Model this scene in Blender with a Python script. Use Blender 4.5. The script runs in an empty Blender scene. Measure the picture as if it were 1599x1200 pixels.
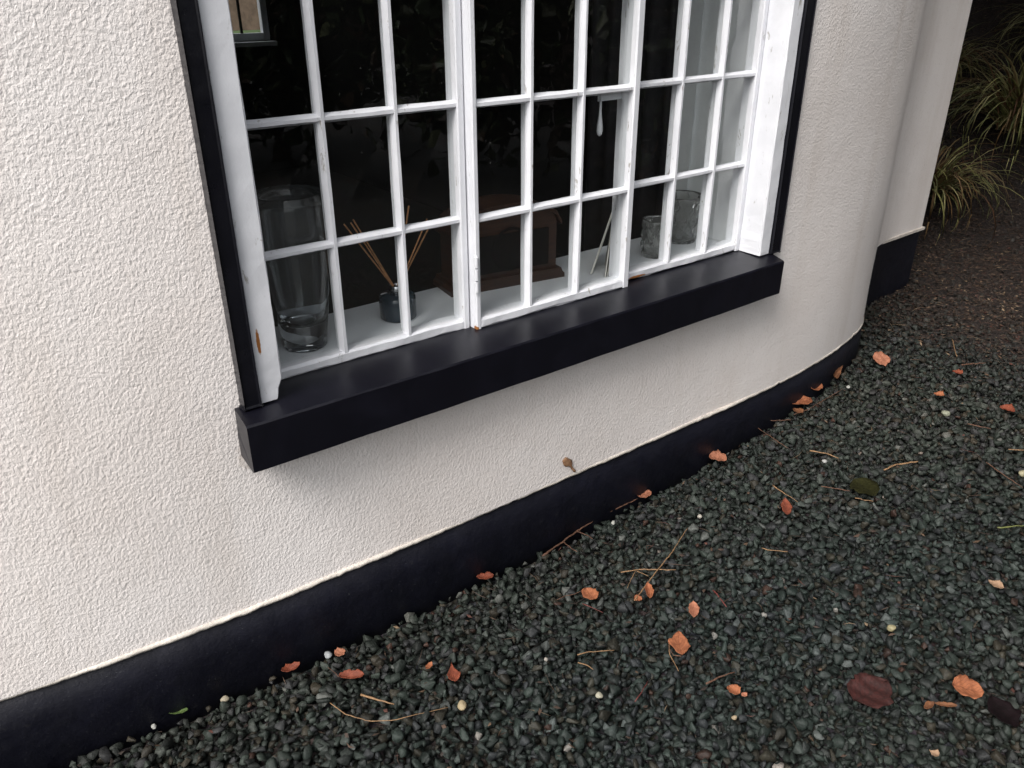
import bpy, bmesh, math, random
import numpy as np
from mathutils import Vector, Matrix, Euler

random.seed(7)
RNG = np.random.default_rng(11)
scn = bpy.context.scene
COL = scn.collection

# ------------------------------------------------------------------ camera
F_PX, PITCH, ROLL, CAM_H = 1270.0, math.radians(26.32), -4.6e-3, 1.5
cd = bpy.data.cameras.new('camera')
cd.sensor_width = 36.0
cd.lens = 36.0 * F_PX / 1599.0
cd.clip_start = 0.02
cd.clip_end = 400.0
cam = bpy.data.objects.new('camera', cd)
COL.objects.link(cam)
cam.matrix_world = (Matrix.Translation((0, 0, CAM_H)) @ Matrix.Rotation(math.pi / 2 - PITCH, 4, 'X')
                    @ Matrix.Rotation(ROLL, 4, 'Z'))
scn.camera = cam

# ------------------------------------------------------------------ sky, sun, exposure
SUN_EL, SUN_AZ = math.radians(48), math.radians(216)     # azimuth clockwise from +y: behind and left of the camera
w = bpy.data.worlds.new('World')
scn.world = w
w.use_nodes = True
wn, wl = w.node_tree.nodes, w.node_tree.links
sky = wn.new('ShaderNodeTexSky')
sky.sky_type = 'NISHITA'
sky.sun_disc = False
sky.sun_elevation = SUN_EL
sky.sun_rotation = SUN_AZ
sky.air_density = 1.0
sky.dust_density = 4.0
hs = wn.new('ShaderNodeHueSaturation')
hs.inputs['Saturation'].default_value = 0.16             # overcast: nearly colourless
wl.new(sky.outputs[0], hs.inputs['Color'])
wl.new(hs.outputs[0], wn['Background'].inputs['Color'])
wn['Background'].inputs['Strength'].default_value = 0.13
sd = bpy.data.lights.new('sun', 'SUN')
sd.energy = 1.6
sd.angle = math.radians(28)
sd.color = (1.0, 0.95, 0.90)
sun = bpy.data.objects.new('sun', sd)
COL.objects.link(sun)
sdir = Vector((math.sin(SUN_AZ) * math.cos(SUN_EL), math.cos(SUN_AZ) * math.cos(SUN_EL), math.sin(SUN_EL)))
sun.rotation_euler = sdir.to_track_quat('Z', 'Y').to_euler()
scn.view_settings.view_transform = 'Standard'
scn.view_settings.look = 'None'
scn.view_settings.gamma = 1.0
scn.view_settings.use_curve_mapping = False
scn.view_settings.exposure = 0.90
try:
    scn.cycles.max_bounces = 7
    scn.cycles.diffuse_bounces = 3
    scn.cycles.glossy_bounces = 3
    scn.cycles.transmission_bounces = 7
    scn.cycles.transparent_max_bounces = 10
    scn.cycles.caustics_reflective = False
    scn.cycles.caustics_refractive = False
except Exception:
    pass


# ------------------------------------------------------------------ helpers
def new_obj(name, verts, faces, mat=None, parent=None, smooth=False):
    me = bpy.data.meshes.new(name)
    me.from_pydata([tuple(map(float, v)) for v in verts], [], [tuple(f) for f in faces])
    me.update()
    if smooth:
        me.polygons.foreach_set('use_smooth', [True] * len(me.polygons))
    if mat:
        me.materials.append(mat)
    o = bpy.data.objects.new(name, me)
    COL.objects.link(o)
    if parent:
        o.parent = parent
    return o


def bm_obj(name, bm, mat=None, parent=None, smooth=False):
    bmesh.ops.recalc_face_normals(bm, faces=bm.faces)
    me = bpy.data.meshes.new(name)
    bm.to_mesh(me)
    bm.free()
    if smooth:
        me.polygons.foreach_set('use_smooth', [True] * len(me.polygons))
    if mat:
        me.materials.append(mat)
    o = bpy.data.objects.new(name, me)
    COL.objects.link(o)
    if parent:
        o.parent = parent
    return o


def np_obj(name, V, Fq, mat=None, parent=None, tint=None, smooth=False):
    """fast mesh from numpy: V (n,3), Fq (m,k) same-size faces; tint (n,3) per vertex colour"""
    me = bpy.data.meshes.new(name)
    V = np.ascontiguousarray(V, dtype=np.float32)
    Fq = np.ascontiguousarray(Fq, dtype=np.int32)
    m, k = Fq.shape
    me.vertices.add(len(V))
    me.vertices.foreach_set('co', V.ravel())
    me.loops.add(m * k)
    me.loops.foreach_set('vertex_index', Fq.ravel())
    me.polygons.add(m)
    me.polygons.foreach_set('loop_start', np.arange(0, m * k, k, dtype=np.int32))
    me.polygons.foreach_set('loop_total', np.full(m, k, dtype=np.int32))
    me.polygons.foreach_set('use_smooth', np.full(m, smooth, dtype=bool))
    me.update(calc_edges=True)
    if tint is not None:
        at = me.color_attributes.new('tint', 'FLOAT_COLOR', 'POINT')
        c = np.ones((len(V), 4), dtype=np.float32)
        c[:, :3] = tint
        at.data.foreach_set('color', c.ravel())
    if mat:
        me.materials.append(mat)
    o = bpy.data.objects.new(name, me)
    COL.objects.link(o)
    if parent:
        o.parent = parent
    return o


def empty(name, loc=(0, 0, 0)):
    o = bpy.data.objects.new(name, None)
    o.empty_display_size = 0.05
    COL.objects.link(o)
    o.location = loc
    return o


def tag(o, label=None, cat=None, group=None, kind=None):
    if label:
        o['label'] = label
    if cat:
        o['category'] = cat
    if group:
        o['group'] = group
    if kind:
        o['kind'] = kind
    return o


def keep_parent(o, p):
    """parent o (built in world coordinates) to an empty at p's location without moving it"""
    o.parent = p
    o.matrix_parent_inverse = Matrix.Translation(p.location).inverted()
    return o


# ------------------------------------------------------------------ materials
def mat(name):
    m = bpy.data.materials.new(name)
    m.use_nodes = True
    nt = m.node_tree
    return m, nt.nodes, nt.links, nt.nodes['Principled BSDF']


def noise(nodes, links, scale, detail=3.0, rough=0.55, vec=None, dist=0.0):
    n = nodes.new('ShaderNodeTexNoise')
    n.inputs['Scale'].default_value = scale
    n.inputs['Detail'].default_value = detail
    n.inputs['Roughness'].default_value = rough
    n.inputs['Distortion'].default_value = dist
    if vec is not None:
        links.new(vec, n.inputs['Vector'])
    return n


def ramp(nodes, links, src, stops):
    r = nodes.new('ShaderNodeValToRGB')
    e = r.color_ramp.elements
    while len(e) < len(stops):
        e.new(0.5)
    for el, (p, c) in zip(e, stops):
        el.position = p
        el.color = (c[0], c[1], c[2], 1.0) if hasattr(c, '__len__') else (c, c, c, 1.0)
    links.new(src, r.inputs['Fac'])
    return r


def mixc(nodes, links, fac, a, b, mode='MIX'):
    m = nodes.new('ShaderNodeMix')
    m.data_type = 'RGBA'
    m.blend_type = mode
    for sock, val in ((m.inputs[0], fac), (m.inputs[6], a), (m.inputs[7], b)):
        if hasattr(val, 'default_value') or hasattr(val, 'is_linked'):
            links.new(val, sock)
        elif hasattr(val, '__len__'):
            sock.default_value = (val[0], val[1], val[2], 1.0)
        else:
            sock.default_value = val
    return m.outputs[2]


def objcoord(nodes, links, scale=(1, 1, 1)):
    t = nodes.new('ShaderNodeTexCoord')
    mp = nodes.new('ShaderNodeMapping')
    mp.inputs['Scale'].default_value = scale
    links.new(t.outputs['Object'], mp.inputs['Vector'])
    return mp.outputs[0]


def bump(nodes, links, height, strength, distance, normal=None):
    b = nodes.new('ShaderNodeBump')
    b.inputs['Strength'].default_value = strength
    b.inputs['Distance'].default_value = distance
    links.new(height, b.inputs['Height'])
    if normal is not None:
        links.new(normal, b.inputs['Normal'])
    return b.outputs[0]


def spots(nodes, links, pts):
    """mask (0..1): 1 at the middle of each elongated spot; pts = (x,y,z, rx, ry, rz)"""
    tc = nodes.new('ShaderNodeTexCoord')
    wob = noise(nodes, links, 90.0, 4.0, 0.65, tc.outputs['Object'])
    out = None
    for (x, y, z, rx, ry, rz) in pts:
        mp = nodes.new('ShaderNodeMapping')
        mp.vector_type = 'POINT'
        mp.inputs['Location'].default_value = (-x / rx, -y / ry, -z / rz)
        mp.inputs['Scale'].default_value = (1 / rx, 1 / ry, 1 / rz)
        links.new(tc.outputs['Object'], mp.inputs['Vector'])
        ln = nodes.new('ShaderNodeVectorMath')
        ln.operation = 'LENGTH'
        links.new(mp.outputs[0], ln.inputs[0])
        sub = nodes.new('ShaderNodeMath')
        sub.operation = 'SUBTRACT'
        sub.inputs[0].default_value = 1.25
        links.new(ln.outputs['Value'], sub.inputs[1])
        if out is None:
            out = sub.outputs[0]
        else:
            mx = nodes.new('ShaderNodeMath')
            mx.operation = 'MAXIMUM'
            links.new(out, mx.inputs[0])
            links.new(sub.outputs[0], mx.inputs[1])
            out = mx.outputs[0]
    ad = nodes.new('ShaderNodeMath')
    ad.operation = 'ADD'
    links.new(out, ad.inputs[0])
    links.new(wob.outputs[0], ad.inputs[1])
    r = ramp(nodes, links, ad.outputs[0], [(0.60, 0.0), (0.78, 1.0)])
    return r.outputs[0]


# ------------------------------------------------------------------ the plan of the place (metres)
# foot of the render as it bows out, measured points; window chord O + T*t + N*n
BEAD = np.array([(-1.027, 1.175), (-.831, 1.285), (-.586, 1.429), (-.322, 1.629), (-.01, 1.854), (.185, 2.001),
                 (.393, 2.151), (.755, 2.42), (.975, 2.613), (1.227, 2.839), (1.389, 3.025), (1.503, 3.189)])
_s = np.r_[0, np.cumsum(np.hypot(*np.diff(BEAD, axis=0).T))]
_px, _py = np.polyfit(_s, BEAD[:, 0], 4), np.polyfit(_s, BEAD[:, 1], 4)


def build_curve():
    s = np.arange(0.1, 3.1001, 0.02)
    P = np.c_[np.polyval(_px, s), np.polyval(_py, s)]
    d = np.gradient(P, axis=0)
    h0 = math.atan2(d[0, 1], d[0, 0])
    h1 = math.atan2(d[-1, 1], d[-1, 0])
    left = []
    p, h, ss_ = P[0].copy(), h0, s[0]
    while ss_ > -2.2:
        h -= math.radians(6) * 0.02
        p = p - 0.02 * np.array([math.cos(h), math.sin(h)])
        ss_ -= 0.02
        left.append((ss_, p[0], p[1]))
    right = []
    p, h, ss_ = P[-1].copy(), h1, s[-1]
    k = 0
    while h < math.radians(112):
        rate = math.radians(34 + 11.5 * k)
        h += rate * 0.015
        p = p + 0.015 * np.array([math.cos(h), math.sin(h)])
        ss_ += 0.015
        k += 1
        right.append((ss_, p[0], p[1]))
    A = np.array(left[::-1] + [(a, b[0], b[1]) for a, b in zip(s, P)] + right)
    return A


CURVE = build_curve()
CS, CP = CURVE[:, 0], CURVE[:, 1:]
_d = np.gradient(CP, axis=0)
_d /= np.linalg.norm(_d, axis=1)[:, None]
CN = np.c_[_d[:, 1], -_d[:, 0]]                  # outward normal


def wall_xy(s, off=0.0):
    x = np.interp(s, CS, CP[:, 0]) + off * np.interp(s, CS, CN[:, 0])
    y = np.interp(s, CS, CP[:, 1]) + off * np.interp(s, CS, CN[:, 1])
    return np.stack([x, y], -1)


O2 = np.array([-0.54525, 1.45433])
_th = math.radians(37.2)
T2 = np.array([math.cos(_th), math.sin(_th)])
N2 = np.array([T2[1], -T2[0]])
WIN_L = 1.752


def wp(t, n, z):
    p = O2 + T2 * t + N2 * n
    return (p[0], p[1], z)


PIER_A, PIER_B = np.array([1.40, 3.427]), np.array([2.03, 3.935])
PIER_DIR = (PIER_B - PIER_A) / np.linalg.norm(PIER_B - PIER_A)
PIER_N = np.array([PIER_DIR[1], -PIER_DIR[0]])


def smooth01(a):
    a = np.clip(a, 0, 1)
    return a * a * (3 - 2 * a)


def ground_z(x, y):
    x = np.asarray(x, float)
    y = np.asarray(y, float)
    t = (x - O2[0]) * T2[0] + (y - O2[1]) * T2[1]
    z = np.interp(t, [-3, .3, .9, 1.2, 1.55, 2.1, 2.5, 3.2, 5], [.012, .006, .006, .022, .042, .082, .104, .125, .14])
    und = .006 * np.sin(3.1 * x + 1.3) * np.sin(2.7 * y) + .004 * np.sin(7.3 * x - 2 * y)
    bank = smooth01((y - 4.35 + .10 * np.sin(2.3 * x)) / 2.6) * 1.75 * smooth01((x - 1.95) / .5)
    return z - .012 + und + bank


def litter_amount(x, y):
    """0..1: how far the brown litter has covered the chippings (towards the shrubs)"""
    w_ = .25 * np.sin(2.1 * x + .7) + .2 * np.sin(3.7 * y + x)
    return smooth01((x + .45 * y - 2.75 + .8 * w_) / 1.1)


def pix_ray(u, v):
    a, b = (u - 800) / F_PX, -(v - 600) / F_PX
    a, b = a * math.cos(ROLL) - b * math.sin(ROLL), a * math.sin(ROLL) + b * math.cos(ROLL)
    return np.array([a, math.cos(PITCH) + b * math.sin(PITCH), -math.sin(PITCH) + b * math.cos(PITCH)])


def on_ground(u, v, lift=0.0):
    """the spot on the sloping ground where something was seen to lie"""
    d = pix_ray(u, v)
    z = 0.05
    for _ in range(30):
        k = (z - CAM_H) / d[2]
        z = float(ground_z(d[0] * k, d[1] * k)) + lift
    k = (z - CAM_H) / d[2]
    return np.array([d[0] * k, d[1] * k, z])


# ------------------------------------------------------------------ paints and stones
def m_render():
    m, N, L, B = mat('roughcast_render_paint')
    v = objcoord(N, L, (1.0, 1.0, 0.78))
    v1 = objcoord(N, L)
    n1 = noise(N, L, 165, 2.0, 0.5, v, 0.35)
    n2 = noise(N, L, 340, 2.0, 0.5, v)
    n3 = noise(N, L, 14, 3.0, 0.5, v1)
    r1 = ramp(N, L, n1.outputs[0], [(0.30, 0.0), (0.74, 1.0)])
    ad = N.new('ShaderNodeMath'); ad.operation = 'MULTIPLY_ADD'
    L.new(n2.outputs[0], ad.inputs[0]); ad.inputs[1].default_value = 0.35; L.new(r1.outputs[0], ad.inputs[2])
    ad2 = N.new('ShaderNodeMath'); ad2.operation = 'MULTIPLY_ADD'
    L.new(n3.outputs[0], ad2.inputs[0]); ad2.inputs[1].default_value = 1.6; L.new(ad.outputs[0], ad2.inputs[2])
    nrm = bump(N, L, ad2.outputs[0], 0.40, 0.0030)
    L.new(nrm, B.inputs['Normal'])
    big = noise(N, L, 1.7, 5.0, 0.6, v1)
    rb = ramp(N, L, big.outputs[0], [(0.32, (0.765, 0.705, 0.668)), (0.68, (0.845, 0.80, 0.775))])
    # rain streaks and green-brown film, thin
    vs = objcoord(N, L, (9, 9, 0.9))
    st = noise(N, L, 1.0, 5.0, 0.6, vs)
    rs = ramp(N, L, st.outputs[0], [(0.54, 0.0), (0.80, 0.42)])
    c = mixc(N, L, rs.outputs[0], rb.outputs[0], (0.62, 0.55, 0.49))
    # splashed dirt low down near the drip edge and round the sill ends, each with its own shape
    dirt = spots(N, L, [(-0.555, 1.45, .60, .022, .022, .06), (.84, 2.47, .59, .04, .04, .02), (-.46, 1.50, .592, .10, .10, .012), (-.20, 1.72, .585, .09, .09, .02)])
    dm = N.new('ShaderNodeMath'); dm.operation = 'MULTIPLY'; dm.inputs[1].default_value = 0.45
    L.new(dirt, dm.inputs[0])
    c = mixc(N, L, dm.outputs[0], c, (0.58, 0.50, 0.43))
    pits = ramp(N, L, n1.outputs[0], [(0.30, 0.30), (0.40, 0.0)])
    c = mixc(N, L, pits.outputs[0], c, (0.55, 0.50, 0.46))
    L.new(c, B.inputs['Base Color'])
    B.inputs['Roughness'].default_value = 0.62
    B.inputs['Specular IOR Level'].default_value = 0.35
    return m


def m_black(name, rough, col=(0.0075, 0.0075, 0.012), dust=0.0, b=0.25, rv=0.2, spec=0.4):
    m, N, L, B = mat(name)
    v = objcoord(N, L)
    n1 = noise(N, L, 26, 4, 0.6, v)
    n2 = noise(N, L, 240, 3, 0.6, v)
    r = ramp(N, L, n1.outputs[0], [(0.3, rough * (1 - rv)), (0.75, rough * (1 + rv))])
    L.new(r.outputs[0], B.inputs['Roughness'])
    ad = N.new('ShaderNodeMath'); ad.operation = 'MULTIPLY_ADD'
    L.new(n2.outputs[0], ad.inputs[0]); ad.inputs[1].default_value = 0.15; L.new(n1.outputs[0], ad.inputs[2])
    L.new(bump(N, L, ad.outputs[0], b, 0.003), B.inputs['Normal'])
    sp = ramp(N, L, n2.outputs[0], [(0.665, 0.0), (0.74, dust)])
    film = noise(N, L, 7, 6, 0.7, v, 0.6)
    rf = ramp(N, L, film.outputs[0], [(0.45, 0.0), (0.75, 0.5)])
    c0 = mixc(N, L, rf.outputs[0], col, tuple(x * 2.2 + .003 for x in col))
    c = mixc(N, L, sp.outputs[0], c0, (0.10, 0.105, 0.11))
    mud = noise(N, L, 42, 7, 0.75, v, 0.3)
    rm = ramp(N, L, mud.outputs[0], [(0.60, 0.0), (0.70, dust)])
    c = mixc(N, L, rm.outputs[0], c, (0.024, 0.024, 0.025))
    L.new(c, B.inputs['Base Color'])
    B.inputs['Specular IOR Level'].default_value = spec
    return m


def m_white():
    m, N, L, B = mat('white_gloss_paint')
    v = objcoord(N, L)
    n1 = noise(N, L, 60, 4, 0.6, v)
    n2 = noise(N, L, 9, 4, 0.6, v)
    c0 = ramp(N, L, n2.outputs[0], [(0.3, (0.66, 0.668, 0.70)), (0.7, (0.76, 0.767, 0.80))])
    chip = noise(N, L, 46, 5, 0.70, objcoord(N, L, (1, 1, .30)), 0.6)
    rc = ramp(N, L, chip.outputs[0], [(0.63, 0.0), (0.68, 0.85)])
    c = mixc(N, L, rc.outputs[0], c0.outputs[0], (0.30, 0.28, 0.25))
    a, b_, c3 = wp(.052, .0, .86), wp(.612, -.055, .728), wp(1.20, -.08, .735)
    rust = spots(N, L, [(a[0], a[1], a[2], .0035, .0035, .026), (b_[0], b_[1], b_[2], .010, .010, .007),
                        (c3[0], c3[1], c3[2], .030, .030, .004)])
    c = mixc(N, L, rust, c, (0.33, 0.13, 0.035))
    L.new(c, B.inputs['Base Color'])
    L.new(bump(N, L, n1.outputs[0], 0.35, 0.002), B.inputs['Normal'])
    B.inputs['Roughness'].default_value = 0.38
    return m


def m_glass_pane():
    m, N, L, B = mat('old_window_glass')
    N.remove(B)
    out = N['Material Output']
    tr = N.new('ShaderNodeBsdfTransparent')
    tr.inputs[0].default_value = (0.94, 0.96, 0.955, 1)
    gl = N.new('ShaderNodeBsdfGlossy')
    gl.inputs['Roughness'].default_value = 0.015
    gl.inputs['Color'].default_value = (1, 1, 1, 1)
    v = objcoord(N, L)
    wv = noise(N, L, 7, 2, 0.5, v)
    nb = bump(N, L, wv.outputs[0], 0.10, 0.01)
    L.new(nb, gl.inputs['Normal'])
    lw_ = N.new('ShaderNodeLayerWeight')              # Schlick curve, the same from both sides of the thin pane
    lw_.inputs['Blend'].default_value = 0.5
    L.new(nb, lw_.inputs['Normal'])
    p5 = N.new('ShaderNodeMath'); p5.operation = 'POWER'; p5.inputs[1].default_value = 5.0
    L.new(lw_.outputs['Facing'], p5.inputs[0])
    fr = N.new('ShaderNodeMath'); fr.operation = 'MULTIPLY_ADD'
    fr.inputs[1].default_value = 0.9; fr.inputs[2].default_value = 0.075
    L.new(p5.outputs[0], fr.inputs[0])
    mx = N.new('ShaderNodeMixShader')
    L.new(fr.outputs[0], mx.inputs[0])
    L.new(tr.outputs[0], mx.inputs[1])
    L.new(gl.outputs[0], mx.inputs[2])
    # specks and dried drops
    df = N.new('ShaderNodeBsdfDiffuse')
    df.inputs[0].default_value = (0.5, 0.5, 0.48, 1)
    sp = noise(N, L, 130, 3, 0.6, objcoord(N, L, (1, 1, .55)))
    rs = ramp(N, L, sp.outputs[0], [(0.715, 0.003), (0.78, 0.25)])
    mx2 = N.new('ShaderNodeMixShader')
    L.new(rs.outputs[0], mx2.inputs[0])
    L.new(mx.outputs[0], mx2.inputs[1])
    L.new(df.outputs[0], mx2.inputs[2])
    L.new(mx2.outputs[0], out.inputs['Surface'])
    return m


def m_plain(name, col, rough=0.6, var=0.25, scale=20, bmp=0.0, bscale=60, spec=0.5, metallic=0.0):
    m, N, L, B = mat(name)
    v = objcoord(N, L)
    n = noise(N, L, scale, 4, 0.6, v)
    lo = tuple(c * (1 - var) for c in col)
    hi = tuple(min(1, c * (1 + var)) for c in col)
    r = ramp(N, L, n.outputs[0], [(0.3, lo), (0.7, hi)])
    L.new(r.outputs[0], B.inputs['Base Color'])
    B.inputs['Roughness'].default_value = rough
    B.inputs['Specular IOR Level'].default_value = spec
    B.inputs['Metallic'].default_value = metallic
    if bmp:
        n2 = noise(N, L, bscale, 4, 0.6, v)
        L.new(bump(N, L, n2.outputs[0], bmp, 0.004), B.inputs['Normal'])
    return m


def m_tint(name, rough=0.6, var=0.35, scale=220, bmp=0.4, spec=0.4, specks=0.0, trans=0.0):
    """colour from each piece's own colour attribute, grain from noise"""
    m, N, L, B = mat(name)
    a = N.new('ShaderNodeVertexColor')
    a.layer_name = 'tint'
    v = objcoord(N, L)
    n = noise(N, L, scale, 4, 0.65, v)
    r = ramp(N, L, n.outputs[0], [(0.28, 1 - var), (0.72, 1 + var)])
    c = mixc(N, L, 1.0, a.outputs[0], r.outputs[0], 'MULTIPLY')
    if specks:
        n2 = noise(N, L, 620, 2, 0.5, v)
        rs = ramp(N, L, n2.outputs[0], [(0.66, 0.0), (0.74, specks)])
        c = mixc(N, L, rs.outputs[0], c, (0.22, 0.25, 0.24))
    L.new(c, B.inputs['Base Color'])
    B.inputs['Roughness'].default_value = rough
    B.inputs['Specular IOR Level'].default_value = spec
    if bmp:
        L.new(bump(N, L, n.outputs[0], bmp, 0.002), B.inputs['Normal'])
    if trans:
        B.inputs['Transmission Weight'].default_value = 0.0
        tl = N.new('ShaderNodeBsdfTranslucent')
        L.new(c, tl.inputs[0])
        mx = N.new('ShaderNodeMixShader')
        mx.inputs[0].default_value = trans
        L.new(B.outputs[0], mx.inputs[1])
        L.new(tl.outputs[0], mx.inputs[2])
        L.new(mx.outputs[0], N['Material Output'].inputs['Surface'])
    return m


def m_leaf(name, col, dark):
    m, N, L, B = mat(name)
    tc = N.new('ShaderNodeTexCoord')
    uv = N.new('ShaderNodeSeparateXYZ')
    L.new(tc.outputs['UV'], uv.inputs[0])
    # midrib and side veins from the leaf's own UV
    ab = N.new('ShaderNodeMath'); ab.operation = 'ABSOLUTE'
    sb = N.new('ShaderNodeMath'); sb.operation = 'SUBTRACT'
    L.new(uv.outputs[1], sb.inputs[0]); sb.inputs[1].default_value = 0.5
    L.new(sb.outputs[0], ab.inputs[0])
    mid = ramp(N, L, ab.outputs[0], [(0.0, 0.75), (0.05, 0.0)])
    ma = N.new('ShaderNodeMath'); ma.operation = 'MULTIPLY_ADD'
    L.new(ab.outputs[0], ma.inputs[0]); ma.inputs[1].default_value = -0.9; L.new(uv.outputs[0], ma.inputs[2])
    mu = N.new('ShaderNodeMath'); mu.operation = 'MULTIPLY'
    L.new(ma.outputs[0], mu.inputs[0]); mu.inputs[1].default_value = 44.0
    sn = N.new('ShaderNodeMath'); sn.operation = 'SINE'
    L.new(mu.outputs[0], sn.inputs[0])
    side = ramp(N, L, sn.outputs[0], [(0.70, 0.0), (1.0, 0.75)])
    n = noise(N, L, 55, 5, 0.65, objcoord(N, L))
    base = ramp(N, L, n.outputs[0], [(0.3, dark), (0.62, col)])
    c = mixc(N, L, mid.outputs[0], base.outputs[0], dark)
    c = mixc(N, L, side.outputs[0], c, dark)
    L.new(c, B.inputs['Base Color'])
    B.inputs['Roughness'].default_value = 0.7
    B.inputs['Specular IOR Level'].default_value = 0.3 if col[0] > .02 else 0.08
    n2 = noise(N, L, 150, 3, 0.6, objcoord(N, L))
    L.new(bump(N, L, n2.outputs[0], 0.5, 0.002), B.inputs['Normal'])
    return m


def m_wood(name, a, b, rough=0.35):
    m, N, L, B = mat(name)
    v = objcoord(N, L, (3, 3, 40))
    n = noise(N, L, 6, 5, 0.6, v, 0.8)
    r = ramp(N, L, n.outputs[0], [(0.3, a), (0.7, b)])
    L.new(r.outputs[0], B.inputs['Base Color'])
    B.inputs['Roughness'].default_value = rough
    return m


def m_clear(name, col=(1, 1, 1), rough=0.0, ior=1.45, bmp=0.0, bscale=60, tw=1.0):
    m, N, L, B = mat(name)
    B.inputs['Base Color'].default_value = (*col, 1)
    B.inputs['Transmission Weight'].default_value = tw
    B.inputs['Roughness'].default_value = rough
    B.inputs['IOR'].default_value = ior
    n = noise(N, L, bscale, 2, 0.5, objcoord(N, L))
    L.new(bump(N, L, n.outputs[0], max(bmp, 0.02), 0.004), B.inputs['Normal'])
    return m


def m_ground():
    m, N, L, B = mat('gravel_bed')
    v = objcoord(N, L)
    vo = N.new('ShaderNodeTexVoronoi')
    vo.inputs['Scale'].default_value = 62
    L.new(v, vo.inputs['Vector'])
    n = noise(N, L, 3.0, 4, 0.6, v)
    r = ramp(N, L, n.outputs[0], [(0.4, (0.020, 0.023, 0.021)), (0.65, (0.020, 0.014, 0.010))])
    c = mixc(N, L, 0.5, r.outputs[0], vo.outputs['Color'], 'MULTIPLY')
    # bare soil under the planting
    tc = N.new('ShaderNodeTexCoord'); sx = N.new('ShaderNodeSeparateXYZ'); L.new(tc.outputs['Object'], sx.inputs[0])
    ya = N.new('ShaderNodeMath'); ya.operation = 'MULTIPLY_ADD'; ya.inputs[1].default_value = 0.5
    L.new(sx.outputs[0], ya.inputs[0]); L.new(sx.outputs[1], ya.inputs[2])
    yb = N.new('ShaderNodeMath'); yb.operation = 'MULTIPLY_ADD'; yb.inputs[1].default_value = 1.2
    L.new(n.outputs[0], yb.inputs[0]); L.new(ya.outputs[0], yb.inputs[2])
    sc_ = N.new('ShaderNodeMath'); sc_.operation = 'DIVIDE'; sc_.inputs[1].default_value = 10.0; L.new(yb.outputs[0], sc_.inputs[0])
    soil = ramp(N, L, sc_.outputs[0], [(0.40, 0.0), (0.47, 1.0)])
    n9 = noise(N, L, 40, 5, 0.7, v)
    sr = ramp(N, L, n9.outputs[0], [(0.35, (0.006, 0.004, 0.003)), (0.7, (0.020, 0.011, 0.008))])
    c = mixc(N, L, soil.outputs[0], c, sr.outputs[0])
    L.new(c, B.inputs['Base Color'])
    L.new(bump(N, L, vo.outputs['Distance'], 0.8, 0.012), B.inputs['Normal'])
    B.inputs['Roughness'].default_value = 0.8
    return m


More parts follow.
